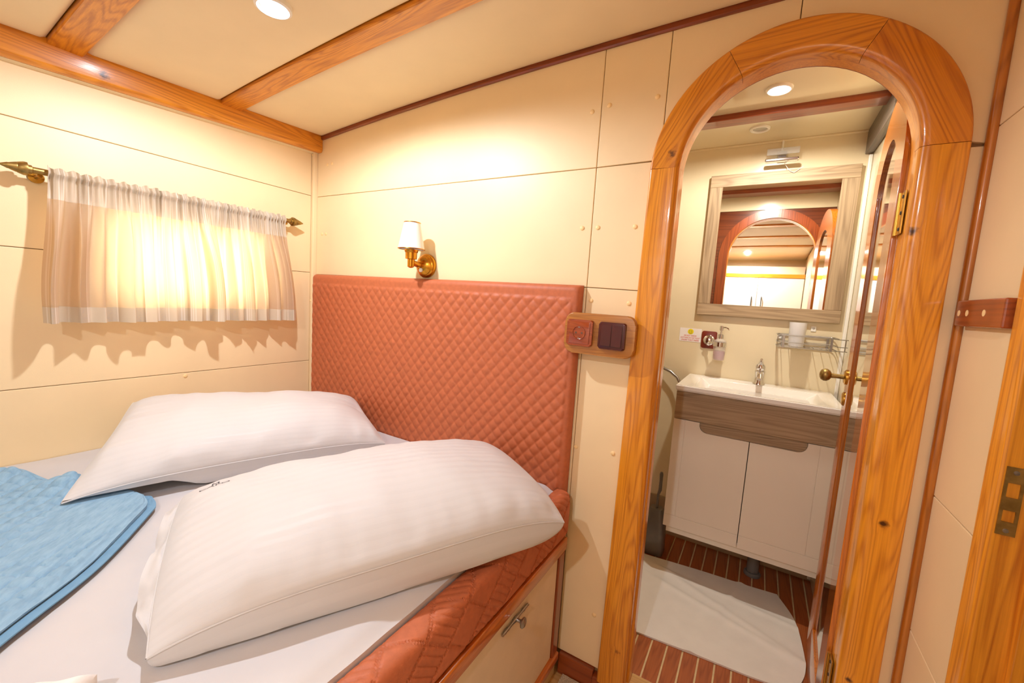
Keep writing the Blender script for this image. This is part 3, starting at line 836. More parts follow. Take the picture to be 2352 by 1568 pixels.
# ================================================================== PILLOWS
def pillow(name, A, Bc, C, D, Ttop, Tbot, bow, seed, label, floorz=.618, name_q=False, pin_=.045):
    A, Bc, C, D = map(Vector, (A, Bc, C, D))
    nrm = (D-A).cross(Bc-A).normalized()
    if nrm.z < 0: nrm = -nrm
    def base(u, v):
        # edges pulled in between the corners
        pin = pin_
        uu = u + pin*(.5-u)*2*(1-(2*v-1)**2)**1.0*abs(2*u-1)**2*.9
        vv = v + pin*1.2*(.5-v)*2*(1-(2*u-1)**2)*abs(2*v-1)**2
        p = (A*(1-uu)*(1-vv) + D*uu*(1-vv) + C*uu*vv + Bc*(1-uu)*vv)
        p.z += bow*max(0, 1-(2*u-1)**4)*(1-.5*v)+bow*.8*max(0, 1-(2*v-1)**4)*(1-max(0, 1-(2*u-1)**4))
        return p
    def prof(u, v):
        a = max(0, 1-abs(2*u-1)**2.6); b = max(0, 1-abs(2*v-1)**2.3)
        return (a**.62)*(b**.62)
    def profb(u, v):
        a = max(0, 1-abs(2*u-1)**3.5); b = max(0, 1-abs(2*v-1)**3.5)
        return (a**.36)*(b**.36)
    def wr(u, v):
        p = prof(u, v)
        e = min(u, 1-u, v, 1-v)
        wv = .013*nz(u*3+seed, v*2.4, seed) + .006*nz(u*8+seed, v*4, seed+3)
        # gathers fanning out from the edges
        wv += .010*nz(u*22+seed, v*2.0, seed+7)*math.exp(-min(v, 1-v)/.10)*smooth01(e/.02)
        wv += .010*nz(v*14+seed, u*2.0, seed+9)*math.exp(-min(u, 1-u)/.10)*smooth01(e/.02)
        return wv*smooth01(e/.05)
    def fl(p): return floorz + (.034*smooth01((.58-p.y)/.10) if name_q else 0)
    def top(u, v):
        p = base(u, v) + nrm*(Ttop*prof(u, v) + wr(u, v) + .002)
        p.z = max(p.z, fl(p)+.004); return p
    def bot(u, v):
        p = base(.5+(u-.5)*(1+.035*profb(u, v)), .5+(v-.5)*(1+.05*profb(u, v))) - nrm*(Tbot*profb(u, v) - .5*wr(u, v+3) - .0) - nrm*.002
        p.z = max(p.z, fl(p)+.001); return p
    bm = B()
    nu, nv = 110, 72
    cs = lambda t: .5-.5*math.cos(PI*t)
    gridmesh(bm, lambda a, b: top(cs(a), cs(b)), nu, nv); gridmesh(bm, lambda a, b: bot(cs(a), cs(b)), nu, nv)
    bmesh.ops.remove_doubles(bm, verts=bm.verts[:], dist=.0001)
    t = thing(name, label, 'pillow', ((A+C)/2 - Vector((0, 0, (A+C).z/2-floorz)))[:])
    part('pillowcase', bm, M_pillow, t, smooth=True)
    # stitched flange seam around the rim
    bm = B()
    loop = [(k/40, 0) for k in range(40)] + [(1, k/26) for k in range(26)] + [(1-k/40, 1) for k in range(40)] + [(0, 1-k/26) for k in range(27)]
    tube(bm, [base(a, b) for a, b in loop], .0022, 6, caps=False)
    part('edge_seam', bm, M_pillow, t, smooth=True)
    return t, top, base
p1t, _, _ = pillow('pillow', (-1.455, .285, .650), (-1.895, .560, .775), (-1.545, 1.235, .725), (-1.185, 1.090, .650), .095, .14, .022, 2.3,
       'white striped pillow leaning on the hull side wall, its corner on the blue quilt', name_q=True, pin_=.02)
p2t, p2top, p2base = pillow('pillow', (-.762, .232, .640), (-1.262, .475, .655), (-.815, 1.222, .690), (-.378, .960, .668), .100, .15, .038, 6.1,
       'white striped pillow with printed corner reaching over the rust mattress edge', pin_=-.01)
# open hem of the pillowcase standing out beyond the stuffed end
bm = B()
def flap(u, v):
    p = p2base(0, .04+.92*u); q_ = p2base(.06, .04+.92*u); d = (p-q_).normalized()
    e_ = .030*smooth01(u*8)*smooth01((1-u)*8)*(.75+.5*nz(u*5, 2.2))
    z = .012*math.sin(u*19)*v + .006*nz(u*14, v*2) - .012*v
    r = p + d*(e_*v); r.z = max(r.z+z, .6205); return r
gridmesh(bm, flap, 80, 8)
part('case_hem', bm, M_pillow, p2t, smooth=True)
# printed laundry mark on the pillowcase corner
def textmesh(s, size):
    cu = bpy.data.curves.new('t', 'FONT'); cu.body = s; cu.size = size; cu.align_x = 'CENTER'; cu.space_line = .95
    o = bpy.data.objects.new('t', cu); link(o)
    dg = bpy.context.evaluated_depsgraph_get(); me = bpy.data.meshes.new_from_object(o.evaluated_get(dg))
    bpy.data.objects.remove(o); return me
def text_bm(s, size, fn):
    me = textmesh(s, size); bm = B(); bm.from_mesh(me)
    bmesh.ops.subdivide_edges(bm, edges=[e for e in bm.edges if e.calc_length() > .012], cuts=1)
    for v in bm.verts: v.co = Vector(fn(v.co.x, v.co.y))
    bpy.data.meshes.remove(me); return bm
def on_pillow(a, b):
    # the print runs along the short edge, close to the rear corner
    u = .060 + (a)*.9; v = .775 + b*1.8
    u = max(.004, min(.99, u)); v = max(.01, min(.992, v))
    p = p2top(u, v); return (p.x, p.y, p.z+.0012)
bm = text_bm('M\nCAPO', .030, lambda a, b: on_pillow(a+.03, b))
part('printed_mark', bm, M_text_dark, p2t)

# ================================================================== BLUE QUILT
def catmull(pts, n):
    P = [Vector(p) for p in pts]; out = []
    P = [P[0]*2-P[1]] + P + [P[-1]*2-P[-2]]
    for k in range(n+1):
        t = k/n*(len(P)-3); i = min(int(t), len(P)-4); f = t-i
        p0, p1_, p2_, p3_ = P[i:i+4]
        out.append(.5*((2*p1_)+(-p0+p2_)*f+(2*p0-5*p1_+4*p2_-p3_)*f*f+(-p0+3*p1_-3*p2_+p3_)*f**3))
    return out
def quilt_layer(grow, zbase, hscale):
    NU, NV = 230, 230
    top = catmull([(-1.90, .16), (-1.80, .24), (-1.66, .31), (-1.52, .385), (-1.44, .415), (-1.385, .425)], NU)
    right = catmull([(-1.385, .425), (-1.330, .415), (-1.285, .385), (-1.13, .255), (-1.02, .125), (-.80, -.12), (-.62, -.36)], NV)
    left = catmull([(-1.90, .16), (-1.90, 0), (-1.88, -.2), (-1.85, -.45)], NV)
    bot = catmull([(-1.85, -.45), (-1.5, -.47), (-1.0, -.42), (-.62, -.36)], NU)
    bm = B()
    def fn(u, v):
        i, j = round(u*NU), round(v*NV)
        T, Bt, Lf, Rt = top[i], bot[i], left[j], right[j]
        p = T*(1-v)+Bt*v + Lf*(1-u)+Rt*u - (top[0]*(1-u)*(1-v)+top[-1]*u*(1-v)+bot[0]*(1-u)*v+bot[-1]*u*v)
        if grow:
            c = Vector((-1.35, -.05)); d = p-c; p = p + d.normalized()*grow*max(smooth01((u-.85)/.15), smooth01((.06-v)/.06)*.4)
        # stitched rows
        a = (p.x*.80+p.y*.60)/.042; b = (-p.x*.60+p.y*.80)/.030
        fa = abs(math.sin(PI*a)); fb2 = abs(math.sin(PI*b))
        e = min(1-u, v)
        z = zbase + hscale*(.0115*(fa**.4)*(.30+.70*fb2**.4)*smooth01((e-.02)/.02) + .002*nz(p.x*30, p.y*12))
        # two rumpled humps at the far edge
        z += hscale*smooth01((.38-v)/.38)*(.034*math.exp(-((p.x+1.74)/.07)**2-((p.y-.23)/.10)**2) + .036*math.exp(-((p.x+1.575)/.055)**2-((p.y-.325)/.09)**2))
        z += hscale*.006*nz(p.x*4, p.y*4, 3)+hscale*.004
        dl = ((-1.895+1.455)*(p.y-.285)-(.56-.285)*(p.x+1.455))/.519     # pillow lies on this side of its edge
        z = z + (min(z, zbase+.010)-z)*smooth01((.02-dl)/.03)
        return (p.x, p.y, z)
    gridmesh(bm, fn, NU, NV)
    ret = bmesh.ops.extrude_edge_only(bm, edges=[e for e in bm.edges if e.is_boundary])
    for e in ret['geom']:
        if isinstance(e, bmesh.types.BMVert): e.co.z = zbase-.002
    return bm
ql = thing('quilt', 'pale blue quilted bedspread folded on the white sheet under a pillow corner', 'quilt', (-1.35, -.05, .62))
part('lower_fold', quilt_layer(.018, .626, .35), M_bluehem, ql, smooth=True)
part('upper_fold', quilt_layer(0, .633, 1.0), M_blue, ql, smooth=True)

# folded white towel at the foot end
bm = B()
def towel(u, v):
    r = max(abs(u-.5)*2, abs(v-.5)*2)
    z = .620 + .050*(1-max(0, r-.80)**2*9) + .003*nz(u*6, v*6)
    return (-.772 - .688*.165*u + .70*.34*v, .178 - .726*.165*u - .71*.34*v, z)
gridmesh(bm, towel, 40, 34)
ret = bmesh.ops.extrude_edge_only(bm, edges=[e for e in bm.edges if e.is_boundary])
for e in ret['geom']:
    if isinstance(e, bmesh.types.BMVert): e.co.z = .620
tag(part('towel', bm, M_terry, smooth=True), 'folded white terry towel lying at the foot end of the bed', 'towel')

# ================================================================== CURTAINS
RX, RZ = -1.893, 1.522
rod = thing('curtain_rod', 'brass curtain rod with arrow finials above the window', 'curtain rod', (RX, .74, RZ))
bm = B(); tube(bm, [(RX, .338, RZ), (RX, 1.137, RZ)], .0095, 14); part('pole', bm, M_brass_dull, rod, smooth=True)
for y, d in ((.338, '-y'), (1.137, 'y')):
    bm = B(); lathe(bm, [(.0095, -.008), (.0130, -.006), (.0130, .002), (.0195, .003), (.0195, .010), (.0150, .022), (.0142, .0225), (.0145, .024), (.0085, .039), (.0088, .0405), (.0012, .057), (0, .058)], (RX, y, RZ), d, 20)
    part('finial', bm, M_brass_dull, rod, smooth=True)
for y in (.362, 1.118):
    bm = B(); lathe(bm, [(.018, 0), (.018, .004), (.007, .008), (.006, .046), (0, .047)], (XL+PT, y, RZ-.012), 'x', 18)
    part('bracket', bm, M_brass, rod, smooth=True)
def curtain(y0t, y1t, y0b, y1b, seed, label, nf, deep=None, back=0.0):
    H0, H1 = RZ+.017, 1.070
    NU, NV = 320, 70
    def fn(u, v):                                     # v = 1 at the header, 0 at the hem
        t = 1-v
        z = H0 + (H1-H0)*t
        z += .0035*math.sin(u*nf*6.3+seed)*(1-smooth01(t*6)) + .004*nz(u*30, seed)*(1-smooth01(t*4))
        yt = y0t+(y1t-y0t)*u; yb = y0b+(y1b-y0b)*u
        k = smooth01(t*1.15)
        y = yt+(yb-yt)*k
        # gathered header, broad folds below
        gth = math.sin(u*nf*2*PI*1.9+5*nz(u*7, seed))*(.0062+.004*nz(u*11, seed, 2))*(1-smooth01((t-.06)/.25))
        rodz = abs(z-RZ)
        wrap = .011*math.exp(-(rodz/.010)**2)
        fold = (math.sin(u*nf*2*PI*.5+2.6*nz(u*3.1, seed, 1)+.6*t) * (.015+.012*nz(u*5, seed, 4)) + .018*nz(u*4+seed, t*.8))*smooth01((t-.06)/.55)
        fold += .0045*math.sin(u*nf*2*PI+4*nz(u*4, seed, 6))*smooth01((t-.1)/.2)
        x = RX+.010 + wrap + gth + fold + .016*t
        if deep:
            for (uc, wd, am) in deep:
                x += am*math.exp(-((u-uc)/wd)**2)*smooth01((t-.05)/.5)
                y -= am*.25*(u-uc)/wd*math.exp(-((u-uc)/wd)**2)*smooth01((t-.05)/.5)
        y += .004*math.sin(u*nf*2*PI+1)*(.3+t)
        x -= back*smooth01((.2-u)/.2)*smooth01((t-.1)/.2)
        return (max(x, XL+PT+.012), y, z)
    bm = B(); gridmesh(bm, fn, NU, NV)
    o = part('curtain', bm, M_curtain, smooth=True)
    return tag(o, label, 'curtain')
curtain(.372, .815, .338, .850, 1.7, 'cream striped curtain with a bunched end beside the larger arrow finial', 15, deep=[(.045, .035, .046), (.125, .022, -.020), (.185, .03, .026), (.45, .10, .024), (.70, .06, -.016), (.93, .05, .030)])
curtain(.812, 1.098, .822, 1.140, 8.2, 'cream striped curtain hanging nearer the corner post and rust headboard', 11, deep=[(.40, .12, .024), (.65, .05, -.014), (.90, .06, .036)], back=.030)

# ================================================================== WALL SCONCE
sx, sz = -1.190, 1.345
ws = thing('wall_sconce', 'gold reading lamp with white cone shade above the headboard', 'wall lamp', (sx, YB-PT, sz-.05))
bm = B(); lathe(bm, [(.048, 0), (.048, .012), (.046, .016), (.040, .020), (.040, .024), (.036, .028), (.028, .034), (.018, .040), (0, .042)], (sx, YB-PT, sz), '-y', 36); part('wall_rose', bm, M_gold, ws, smooth=True)
SY = 1.196
bm = B(); tube(bm, [(sx, YB-PT-.035, sz), (sx, YB-PT-.060, sz+.000), (sx, SY+.015, sz+.004), (sx, SY, sz+.010)], .011, 14); part('arm', bm, M_gold, ws, smooth=True)
bm = B(); lathe(bm, [(.0, -.017), (.006, -.016), (.013, -.012), (.0135, .016), (.022, .018), (.0225, .042), (.025, .044), (.027, .054), (.012, .056), (0, .057)], (sx, SY, sz), 'z', 30); part('lamp_holder', bm, M_gold, ws, smooth=True)
bm = B(); lathe(bm, [(.0085, 0), (.0085, .004), (.006, .007), (0, .008)], (sx+.004, YB-PT-.040, sz-.020), '-y', 16); part('switch_button', bm, M_plastic, ws, smooth=True)
sh = B()
zb0, zb1, r0, r1 = sz+.056, sz+.156, .051, .031
prs = [(r0, zb0), (r1, zb1), (r1-.0015, zb1), (r0-.0015, zb0)]
lathe_pts = prs
rings = [[sh.verts.new((sx+r*math.cos(a), SY+r*math.sin(a), z)) for a in [2*PI*k/40 for k in range(40)]] for r, z in lathe_pts]
for i in range(4):
    a, b = rings[i], rings[(i+1) % 4]
    for k in range(40): sh.faces.new((a[k], a[(k+1) % 40], b[(k+1) % 40], b[k]))
shd = part('lamp_shade', sh, M_shade, ws, smooth=True)
def ring(bm, r, z, t=.0018):
    pts = [(sx+r*math.cos(2*PI*k/40), SY+r*math.sin(2*PI*k/40), z) for k in range(41)]
    tube(bm, pts, t, 8, caps=False)
for r, z in ((r0, zb0), (r1, zb1)): bm = B(); ring(bm, r, z); part('gold_rim', bm, M_gold, shd, smooth=True)
bm = B(); lathe(bm, [(.008, .055), (.011, .066), (.017, .085), (.019, .100), (.013, .118), (0, .124)], (sx, SY, sz), 'z', 20); part('bulb', bm, M_plastic, ws, smooth=True)

# ================================================================== SOCKET AND SWITCH PLATE
PZ = 1.142
sp_ = thing('socket_plate', 'oak backplate with burl socket and burgundy double switch beside headboard', 'outlet', (-.43, 1.25, PZ))
bm = B(); prism(bm, rrect(-.533, -.309, PZ-.065, PZ+.063, .028, 8), 'xz', 1.2265, 1.2445, .004, 3); part('backplate', bm, M_plate, sp_, smooth=True)
bm = B(); box(bm, -.495, -.322, 1.2446, 1.2895, PZ-.055, PZ+.053, .01, 3); part('spacer_block', bm, M_plate, sp_)
def module(x0, x1, z0, z1, mat, name):
    bm = B(); prism(bm, rrect(x0, x1, z0, z1, .007, 5), 'xz', 1.2145, 1.2267, .005, 3); return part(name, bm, mat, sp_, smooth=True)
s1 = module(-.521, -.437, PZ-.040, PZ+.042, M_burl, 'socket')
bm = B(); prism(bm, rrect(-.513, -.445, PZ-.033, PZ+.035, .004, 3), 'xz', 1.2125, 1.2147, .001, 2); part('socket_face', bm, M_burl, s1, smooth=True)
bm = B(); prof_ = [(.0205, 0), (.0205, .0015), (.0190, .0015), (.0180, -.004), (0, -.004)]
lathe(bm, [(.0215, -.0005), (.0215, .0022), (.0205, .0030), (.0190, .0022), (.0182, .0002), (0, .0002)], (-.479, 1.2123, PZ+.001), '-y', 30); part('socket_well', bm, M_burl, s1, smooth=True)
bm = B()
for dx in (-.0095, .0095): lathe(bm, [(.0028, 0), (.0028, .0008), (.0019, .0008), (.0019, .0001), (0, .0001)], (-.479+dx, 1.2121, PZ+.001), '-y', 12)
part('pin_sleeve', bm, M_pewter, s1)
for dz in (-.0175, .0175): bm = B(); box(bm, -.482, -.476, 1.2105, 1.2123, PZ+.001+dz-.0015, PZ+.001+dz+.0015); part('earth_clip', bm, M_steel, s1)
s2 = module(-.417, -.335, PZ-.041, PZ+.041, M_bur, 'switch')
for x0, x1 in ((-.408, -.3765), (-.3755, -.344)):
    bm = B()
    vs_ = [bm.verts.new(p) for p in ((x0, 1.2150, PZ-.031), (x1, 1.2150, PZ-.031), (x1, 1.2150, PZ+.032), (x0, 1.2150, PZ+.032), (x0, 1.2090, PZ-.031), (x1, 1.2090, PZ-.031), (x1, 1.2130, PZ+.032), (x0, 1.2130, PZ+.032))]
    for f in ((3,2,1,0),(4,5,6,7),(0,1,5,4),(1,2,6,5),(2,3,7,6),(3,0,4,7)): bm.faces.new([vs_[i] for i in f])
    bmesh.ops.bevel(bm, geom=bm.edges[:], offset=.001, segments=2, affect='EDGES')
    part('rocker', bm, M_bur, s2)

# ================================================================== HOOK RAIL on the right wall
hk = thing('hook_rail', 'short mahogany rail with pale wood plugs fixed to the right wall', 'wall rail', (XR-PT, 1.17, 1.24))
bm = B(); box(bm, XR-PT-.020, XR-PT-.0004, 1.056, 1.262, 1.238, 1.292, .003); part('rail_board', bm, M_mahog_y, hk)
for y in (1.245, 1.205, 1.13):
    bm = B(); lathe(bm, [(.0065, 0), (.0065, .0006), (0, .0007)], (XR-PT-.020, y, 1.265), '-x', 14); part('wood_plug', bm, M_cap, hk)

# ================================================================== CEILING DOWNLIGHTS
E_lens = emit('led_lens', (255, 255, 255), 14.0)
E_lens_b = emit('led_lens_bath', (225, 235, 255), 5.0)
M_lens_off = plain('unlit_lens', (186, 184, 176), .2, .02, 20)
def downlight(loc, r, label, lens, group=None, power=0, col=(1, 1, 1), rim=M_plastic, off=False):
    sfx = '_offscreen' if off else ''
    t = thing('ceiling_downlight', label, 'ceiling light', loc, group)
    bm = B(); lathe(bm, [(r, .010), (r, -.001), (r*.97, -.006), (r*.84, -.0085), (r*.74, -.006), (r*.70, .004), (r*.70, .010)], (0, 0, 0), 'z', 40)
    part('trim_ring', bm, rim, t, smooth=True, local=True)
    bm = B(); lathe(bm, [(r*.72, .0045), (r*.70, -.001), (r*.4, -.0025), (0, -.003)], (0, 0, 0), 'z', 30)
    part('lens'+sfx, bm, lens, t, smooth=True, local=True)
    if power:
        ld = bpy.data.lights.new('downlight_beam'+sfx, 'SPOT'); ld.energy = power; ld.color = col; ld.shadow_soft_size = .022
        ld.spot_size = math.radians(178); ld.spot_blend = .35
        lo = bpy.data.objects.new('downlight_beam'+sfx, ld); link(lo); lo.parent = t; lo.location = (0, 0, -.012)
    return t
labs = ['bright white LED downlight in the padded ceiling over the pillows', 'white LED downlight in the padded ceiling near the wardrobe']
for (x, y, off), lb in zip(CABIN_LAMPS, labs):
    downlight((x, y, zc(x, y)-.011), .046, lb, E_lens, 'cabin ceiling downlights', LAMP_W*6.0, LAMP_COL, off=off)
downlight((-.030, 1.815, 2.045), .043, 'lit white LED downlight in the bathroom ceiling before the beam', E_lens_b, 'bathroom ceiling downlights', BATH_W*4, (1.0, .93, .8))
downlight((-.091, 2.165, 2.045), .040, 'unlit white downlight in the bathroom ceiling above the mirror', M_lens_off, 'bathroom ceiling downlights')

# ================================================================== BATHROOM: VANITY
VX0, VX1, VYF, VYB = -.284, .308, 1.950, 2.335
va = thing('vanity_cabinet', 'wall-hung vanity with two white doors and grey oak fascia', 'vanity', ((VX0+VX1)/2, 2.14, .22))
bm = B(); box(bm, VX0+.003, VX0+.019, VYF+.022, VYB, .238, .872); part('side_board', bm, M_white_lacq, va)
bm = B(); box(bm, VX1-.019, VX1-.003, VYF+.022, VYB, .238, .872); part('side_board', bm, M_white_lacq, va)
bm = B(); box(bm, VX0+.019, VX1-.019, VYF+.022, VYB, .238, .254); part('bottom_board', bm, M_white_lacq, va)
bm = B(); box(bm, VX0+.019, VX1-.019, VYB-.016, VYB, .254, .80); part('back_board', bm, M_white_lacq, va)
bm = B(); box(bm, VX0, VX1, VYF, VYF+.024, .751, .874, .0015); fas = part('oak_fascia', bm, M_oak, va)
for a in (VX0, VX1-.003): bm = B(); box(bm, a, a+.003, VYF+.024, VYB, .751, .874); part('oak_side', bm, M_oak, va)
hx0, hx1, hz0, hz1 = -.176, .212, .706, .751
rr_ = .03
hnd = [(hx0, hz1), (hx0, hz0+rr_)] + arc(hx0+rr_, hz0+rr_, rr_, 180, 270, 6)[1:] + arc(hx1-rr_, hz0+rr_, rr_, 270, 360, 6) + [(hx1, hz1)]
bm = B(); 
prism(bm, hnd, 'xz', VYF+.012, VYF+.0225)
part('grip_recess', bm, M_oak, va)
mid = .0175
def notch_left(e):      # outline pieces for the left and right door fronts
    return [(hx0-.001, hz1-.003), (hx0-.001, hz0+rr_)] + arc(hx0+rr_, hz0+rr_, rr_+.001, 180, 270, 6)[1:]
def notch_right(e):
    return arc(hx1-rr_, hz0+rr_, rr_+.001, 270, 360, 6)[:-1] + [(hx1+.001, hz0+rr_), (hx1+.001, hz1-.003)]
zt, zb = .7485, .242
def vdoor(pieces, slab, label):
    bm = B(); prism(bm, slab, 'xz', VYF+.0045, VYF+.020)
    for pc in pieces: prism(bm, pc, 'xz', VYF+.002, VYF+.0050, .0008, 1)
    part('door', bm, M_white_lacq, va)
gl = .0009; gz = .298; gx = VX0+.048
L0, L1 = VX0, mid-.0014
slab = [(L0, zb), (L1, zb), (L1, hz0-.001)] + list(reversed(notch_left(0))) + [(L0, zt)]
# (left) stile, bottom strip, field
vdoor([[(L0, gz+gl), (gx-gl, gz+gl), (gx-gl, zt), (L0, zt)], [(L0, zb), (L1, zb), (L1, gz-gl), (L0, gz-gl)],
       [(gx+gl, gz+gl), (L1, gz+gl), (L1, hz0-.001)] + list(reversed(notch_left(0))) + [(gx+gl, zt)]], slab, '')
R0, R1 = mid+.0014, VX1; gx = VX1-.055
slab = [(R0, zb), (R1, zb), (R1, zt)] + list(reversed(notch_right(0))) + [(R0, hz0-.001)]
vdoor([[(gx+gl, gz+gl), (R1, gz+gl), (R1, zt), (gx+gl, zt)], [(R0, zb), (R1, zb), (R1, gz-gl), (R0, gz-gl)],
       [(R0, gz+gl), (gx-gl, gz+gl), (gx-gl, zt)] + list(reversed(notch_right(0))) + [(R0, hz0-.001)]], slab, '')
bm = B(); box(bm, VX0+.012, VX1-.004, VYF+.03, VYB, .205, .2375); part('underside_board', bm, M_white_lacq, va)
bm = B(); tube(bm, [(.097, 2.22, .206), (.097, 2.22, .02)], .026, 18); lathe(bm, [(.036, 0), (.036, .010), (.030, .016), (.026, .016)], (.097, 2.22, .002), 'z', 18)
tag(part('drain_pipe', bm, M_grey, smooth=True), 'grey waste pipe running from the vanity into the teak floor', 'pipe')

# washbasin
bm = B()
SX0, SX1, SY0, SY1, SZ = VX0-.004, VX1+.004, 1.932, 2.334, .905
ix0, ix1, iy0, iy1 = SX0+.070, SX1-.058, SY0+.034, SY1-.085
bx0, bx1, by0, by1, bz = ix0+.085, ix1-.085, iy0+.030, iy1-.030, .835
def loopv(x0, x1, y0, y1, z): return [bm.verts.new(p) for p in ((x0, y0, z), (x1, y0, z), (x1, y1, z), (x0, y1, z))]
l0 = loopv(SX0+.012, SX1-.012, SY0+.012, SY1, .8745); l1 = loopv(SX0, SX1, SY0, SY1, .882); l2 = loopv(SX0, SX1, SY0, SY1, SZ)
l3 = loopv(ix0, ix1, iy0, iy1, SZ-.002); l4 = loopv(bx0, bx1, by0, by1, bz)
for a, b in ((l0, l1), (l1, l2), (l2, l3), (l3, l4)):
    for k in range(4): bm.faces.new((a[k], a[(k+1) % 4], b[(k+1) % 4], b[k]))
bm.faces.new(l4); bm.faces.new(list(reversed(l0)))
bmesh.ops.bevel(bm, geom=[e for e in bm.edges], offset=.004, segments=3, affect='EDGES', clamp_overlap=True)
wbn = thing('washbasin', 'white rectangular ceramic washbasin with sloping sides on the vanity', 'sink', (.012, 2.13, .874))
part('basin', bm, M_ceramic, wbn, smooth=True)
bm = B(); lathe(bm, [(.022, 0), (.022, .003), (.015, .005), (0, .004)], (.02, (by0+by1)/2, bz-.001), 'z', 20); part('drain_ring', bm, M_chrome, wbn, smooth=True)
# overflow hole
bm = B(); lathe(bm, [(.010, 0), (.010, .002), (0, .002)], (.02, by0-.004, .86), 'y', 16); part('overflow_ring', bm, M_steel, wbn)

# tap
fx, fy = .026, 2.288
tp = thing('faucet', 'chrome single lever tap on the washbasin rim', 'tap', (fx, fy, .905))
bm = B(); lathe(bm, [(.026, -.002), (.026, .004), (.021, .012), (.0185, .030), (.020, .050), (.022, .056), (.022, .064), (.018, .068), (.020, .074), (.0205, .086), (.015, .096), (0, .100)], (fx, fy, .905), 'z', 24); part('tap_body', bm, M_chrome, tp, smooth=True)
bm = B(); tube(bm, [(fx, fy-.010, .952), (fx, fy-.045, .962), (fx, fy-.082, .956), (fx, fy-.092, .940)], [.013, .0125, .012, .0115], 14); part('spout', bm, M_chrome, tp, smooth=True)
bm = B(); tube(bm, [(fx, fy-.004, .998), (fx, fy-.012, 1.010), (fx, fy-.040, 1.022), (fx, fy-.070, 1.030)], [.011, .010, .007, .0055], 12); part('lever', bm, M_chrome, tp, smooth=True)

# mirror with oak frame
MX0, MX1, MZ0, MZ1, FWm = -.283, .303, 1.217, 1.902, .057
mr_ = thing('wall_mirror', 'rectangular mirror in a wide grey oak frame above the washbasin', 'mirror', ((MX0+MX1)/2, BY1-.01, MZ0))
def fboard(pts, mat):
    bm = B(); prism(bm, pts, 'xz', BY1-.024, BY1-.001, .0015, 1); part('frame_board', bm, mat, mr_)
fboard([(MX0, MZ0), (MX1, MZ0), (MX1, MZ0+FWm), (MX0, MZ0+FWm)], M_oak)
fboard([(MX0, MZ1-FWm), (MX1, MZ1-FWm), (MX1, MZ1), (MX0, MZ1)], M_oak)
fboard([(MX0, MZ0+FWm), (MX0+FWm, MZ0+FWm), (MX0+FWm, MZ1-FWm), (MX0, MZ1-FWm)], M_oak_z)
fboard([(MX1-FWm-.006, MZ0+FWm), (MX1, MZ0+FWm), (MX1, MZ1-FWm), (MX1-FWm-.006, MZ1-FWm)], M_oak_z)
bm = B(); box(bm, MX0+.03, MX1-.03, BY1-.0222, BY1-.0012, MZ0+.03, MZ1-.03); part('mirror_glass', bm, M_mirror, mr_)

# small glass light above the mirror, with its cable to the ceiling
ml = thing('mirror_light', 'small chrome and glass light hanging on a white cable above the mirror', 'wall lamp', (.008, BY1-.03, 1.93))
bm = B(); tube(bm, [(.003, BY1-.006, 2.04), (.003, BY1-.006, 1.985)], .0045, 8); part('cable_duct', bm, M_plastic, ml, smooth=True)
bm = B(); box(bm, -.014, .024, BY1-.040, BY1-.001, 1.948, 1.986, .004); part('lamp_body', bm, M_chrome, ml)
bm = B(); box(bm, -.055, .070, BY1-.062, BY1-.058, 1.962, 1.990, .001, 1); part('glass_plate', bm, M_wplastic, ml)
bm = B(); box(bm, -.060, .070, BY1-.075, BY1-.045, 1.930, 1.944, .004); part('glass_bar', bm, M_chrome, ml)
bm = B(); pts = [(.008+.001*k, BY1-.026, 1.930-.0) for k in (0,)]
tube(bm, [(.018, BY1-.027, 1.932), (.030, BY1-.028, 1.912), (.045, BY1-.029, 1.893), (.060, BY1-.029, 1.886), (.075, BY1-.029, 1.897), (.092, BY1-.028, 1.910)], .0011, 6); part('loose_wire', bm, M_plastic, ml, smooth=True)

# taupe cabinet in the upper corner
uc = thing('corner_cabinet', 'grey-brown wooden cabinet fixed high in the bathroom corner', 'cabinet', (.325, 2.1, 1.94))
bm = B(); box(bm, .308, BXR-.0005, 1.90, BY1-.001, 1.945, 2.0445, .002); part('body', bm, M_taupe, uc)

# toilet notice
sg = thing('notice_sticker', 'white sticker with yellow smiley and red lettering beside soap dispenser', 'sign', (-.304, BY1, 1.07))
bm = B(); box(bm, -.357, -.252, BY1-.0012, BY1-.0002, 1.071, 1.141); part('paper', bm, M_paper, sg)
bm = B(); lathe(bm, [(.0145, 0), (.0145, .0004), (0, .0004)], (-.304, BY1-.0012, 1.1235), '-y', 28); sm = part('smiley', bm, M_yellow, sg)
bm = B()
for dx in (-.005, .005): lathe(bm, [(.002, 0), (.002, .0003), (0, .0003)], (-.304+dx, BY1-.0016, 1.127), '-y', 10)
tube(bm, [(-.304+.0075*math.cos(a), BY1-.0018, 1.122+.007*math.sin(a)) for a in [PI*(1.1+.8*k/8) for k in range(9)]], .0007, 5)
part('face_print', bm, M_text_dark, sm)
for s, zz, wd in (('DO NOT THROW', 1.0985, .060), ('ANYTHING IN THE TOILET', 1.0870, .094), ('UNLESS TOILET PAPER', 1.0755, .086)):
    me = textmesh(s, .0108); xs = [v.co.x for v in me.vertices]; sc_ = wd/(max(xs)-min(xs)); bpy.data.meshes.remove(me)
    bm = text_bm(s, .0108, lambda a, b: (-.304+a*sc_, BY1-.0017, zz+b)); part('lettering', bm, M_text_red, sg)

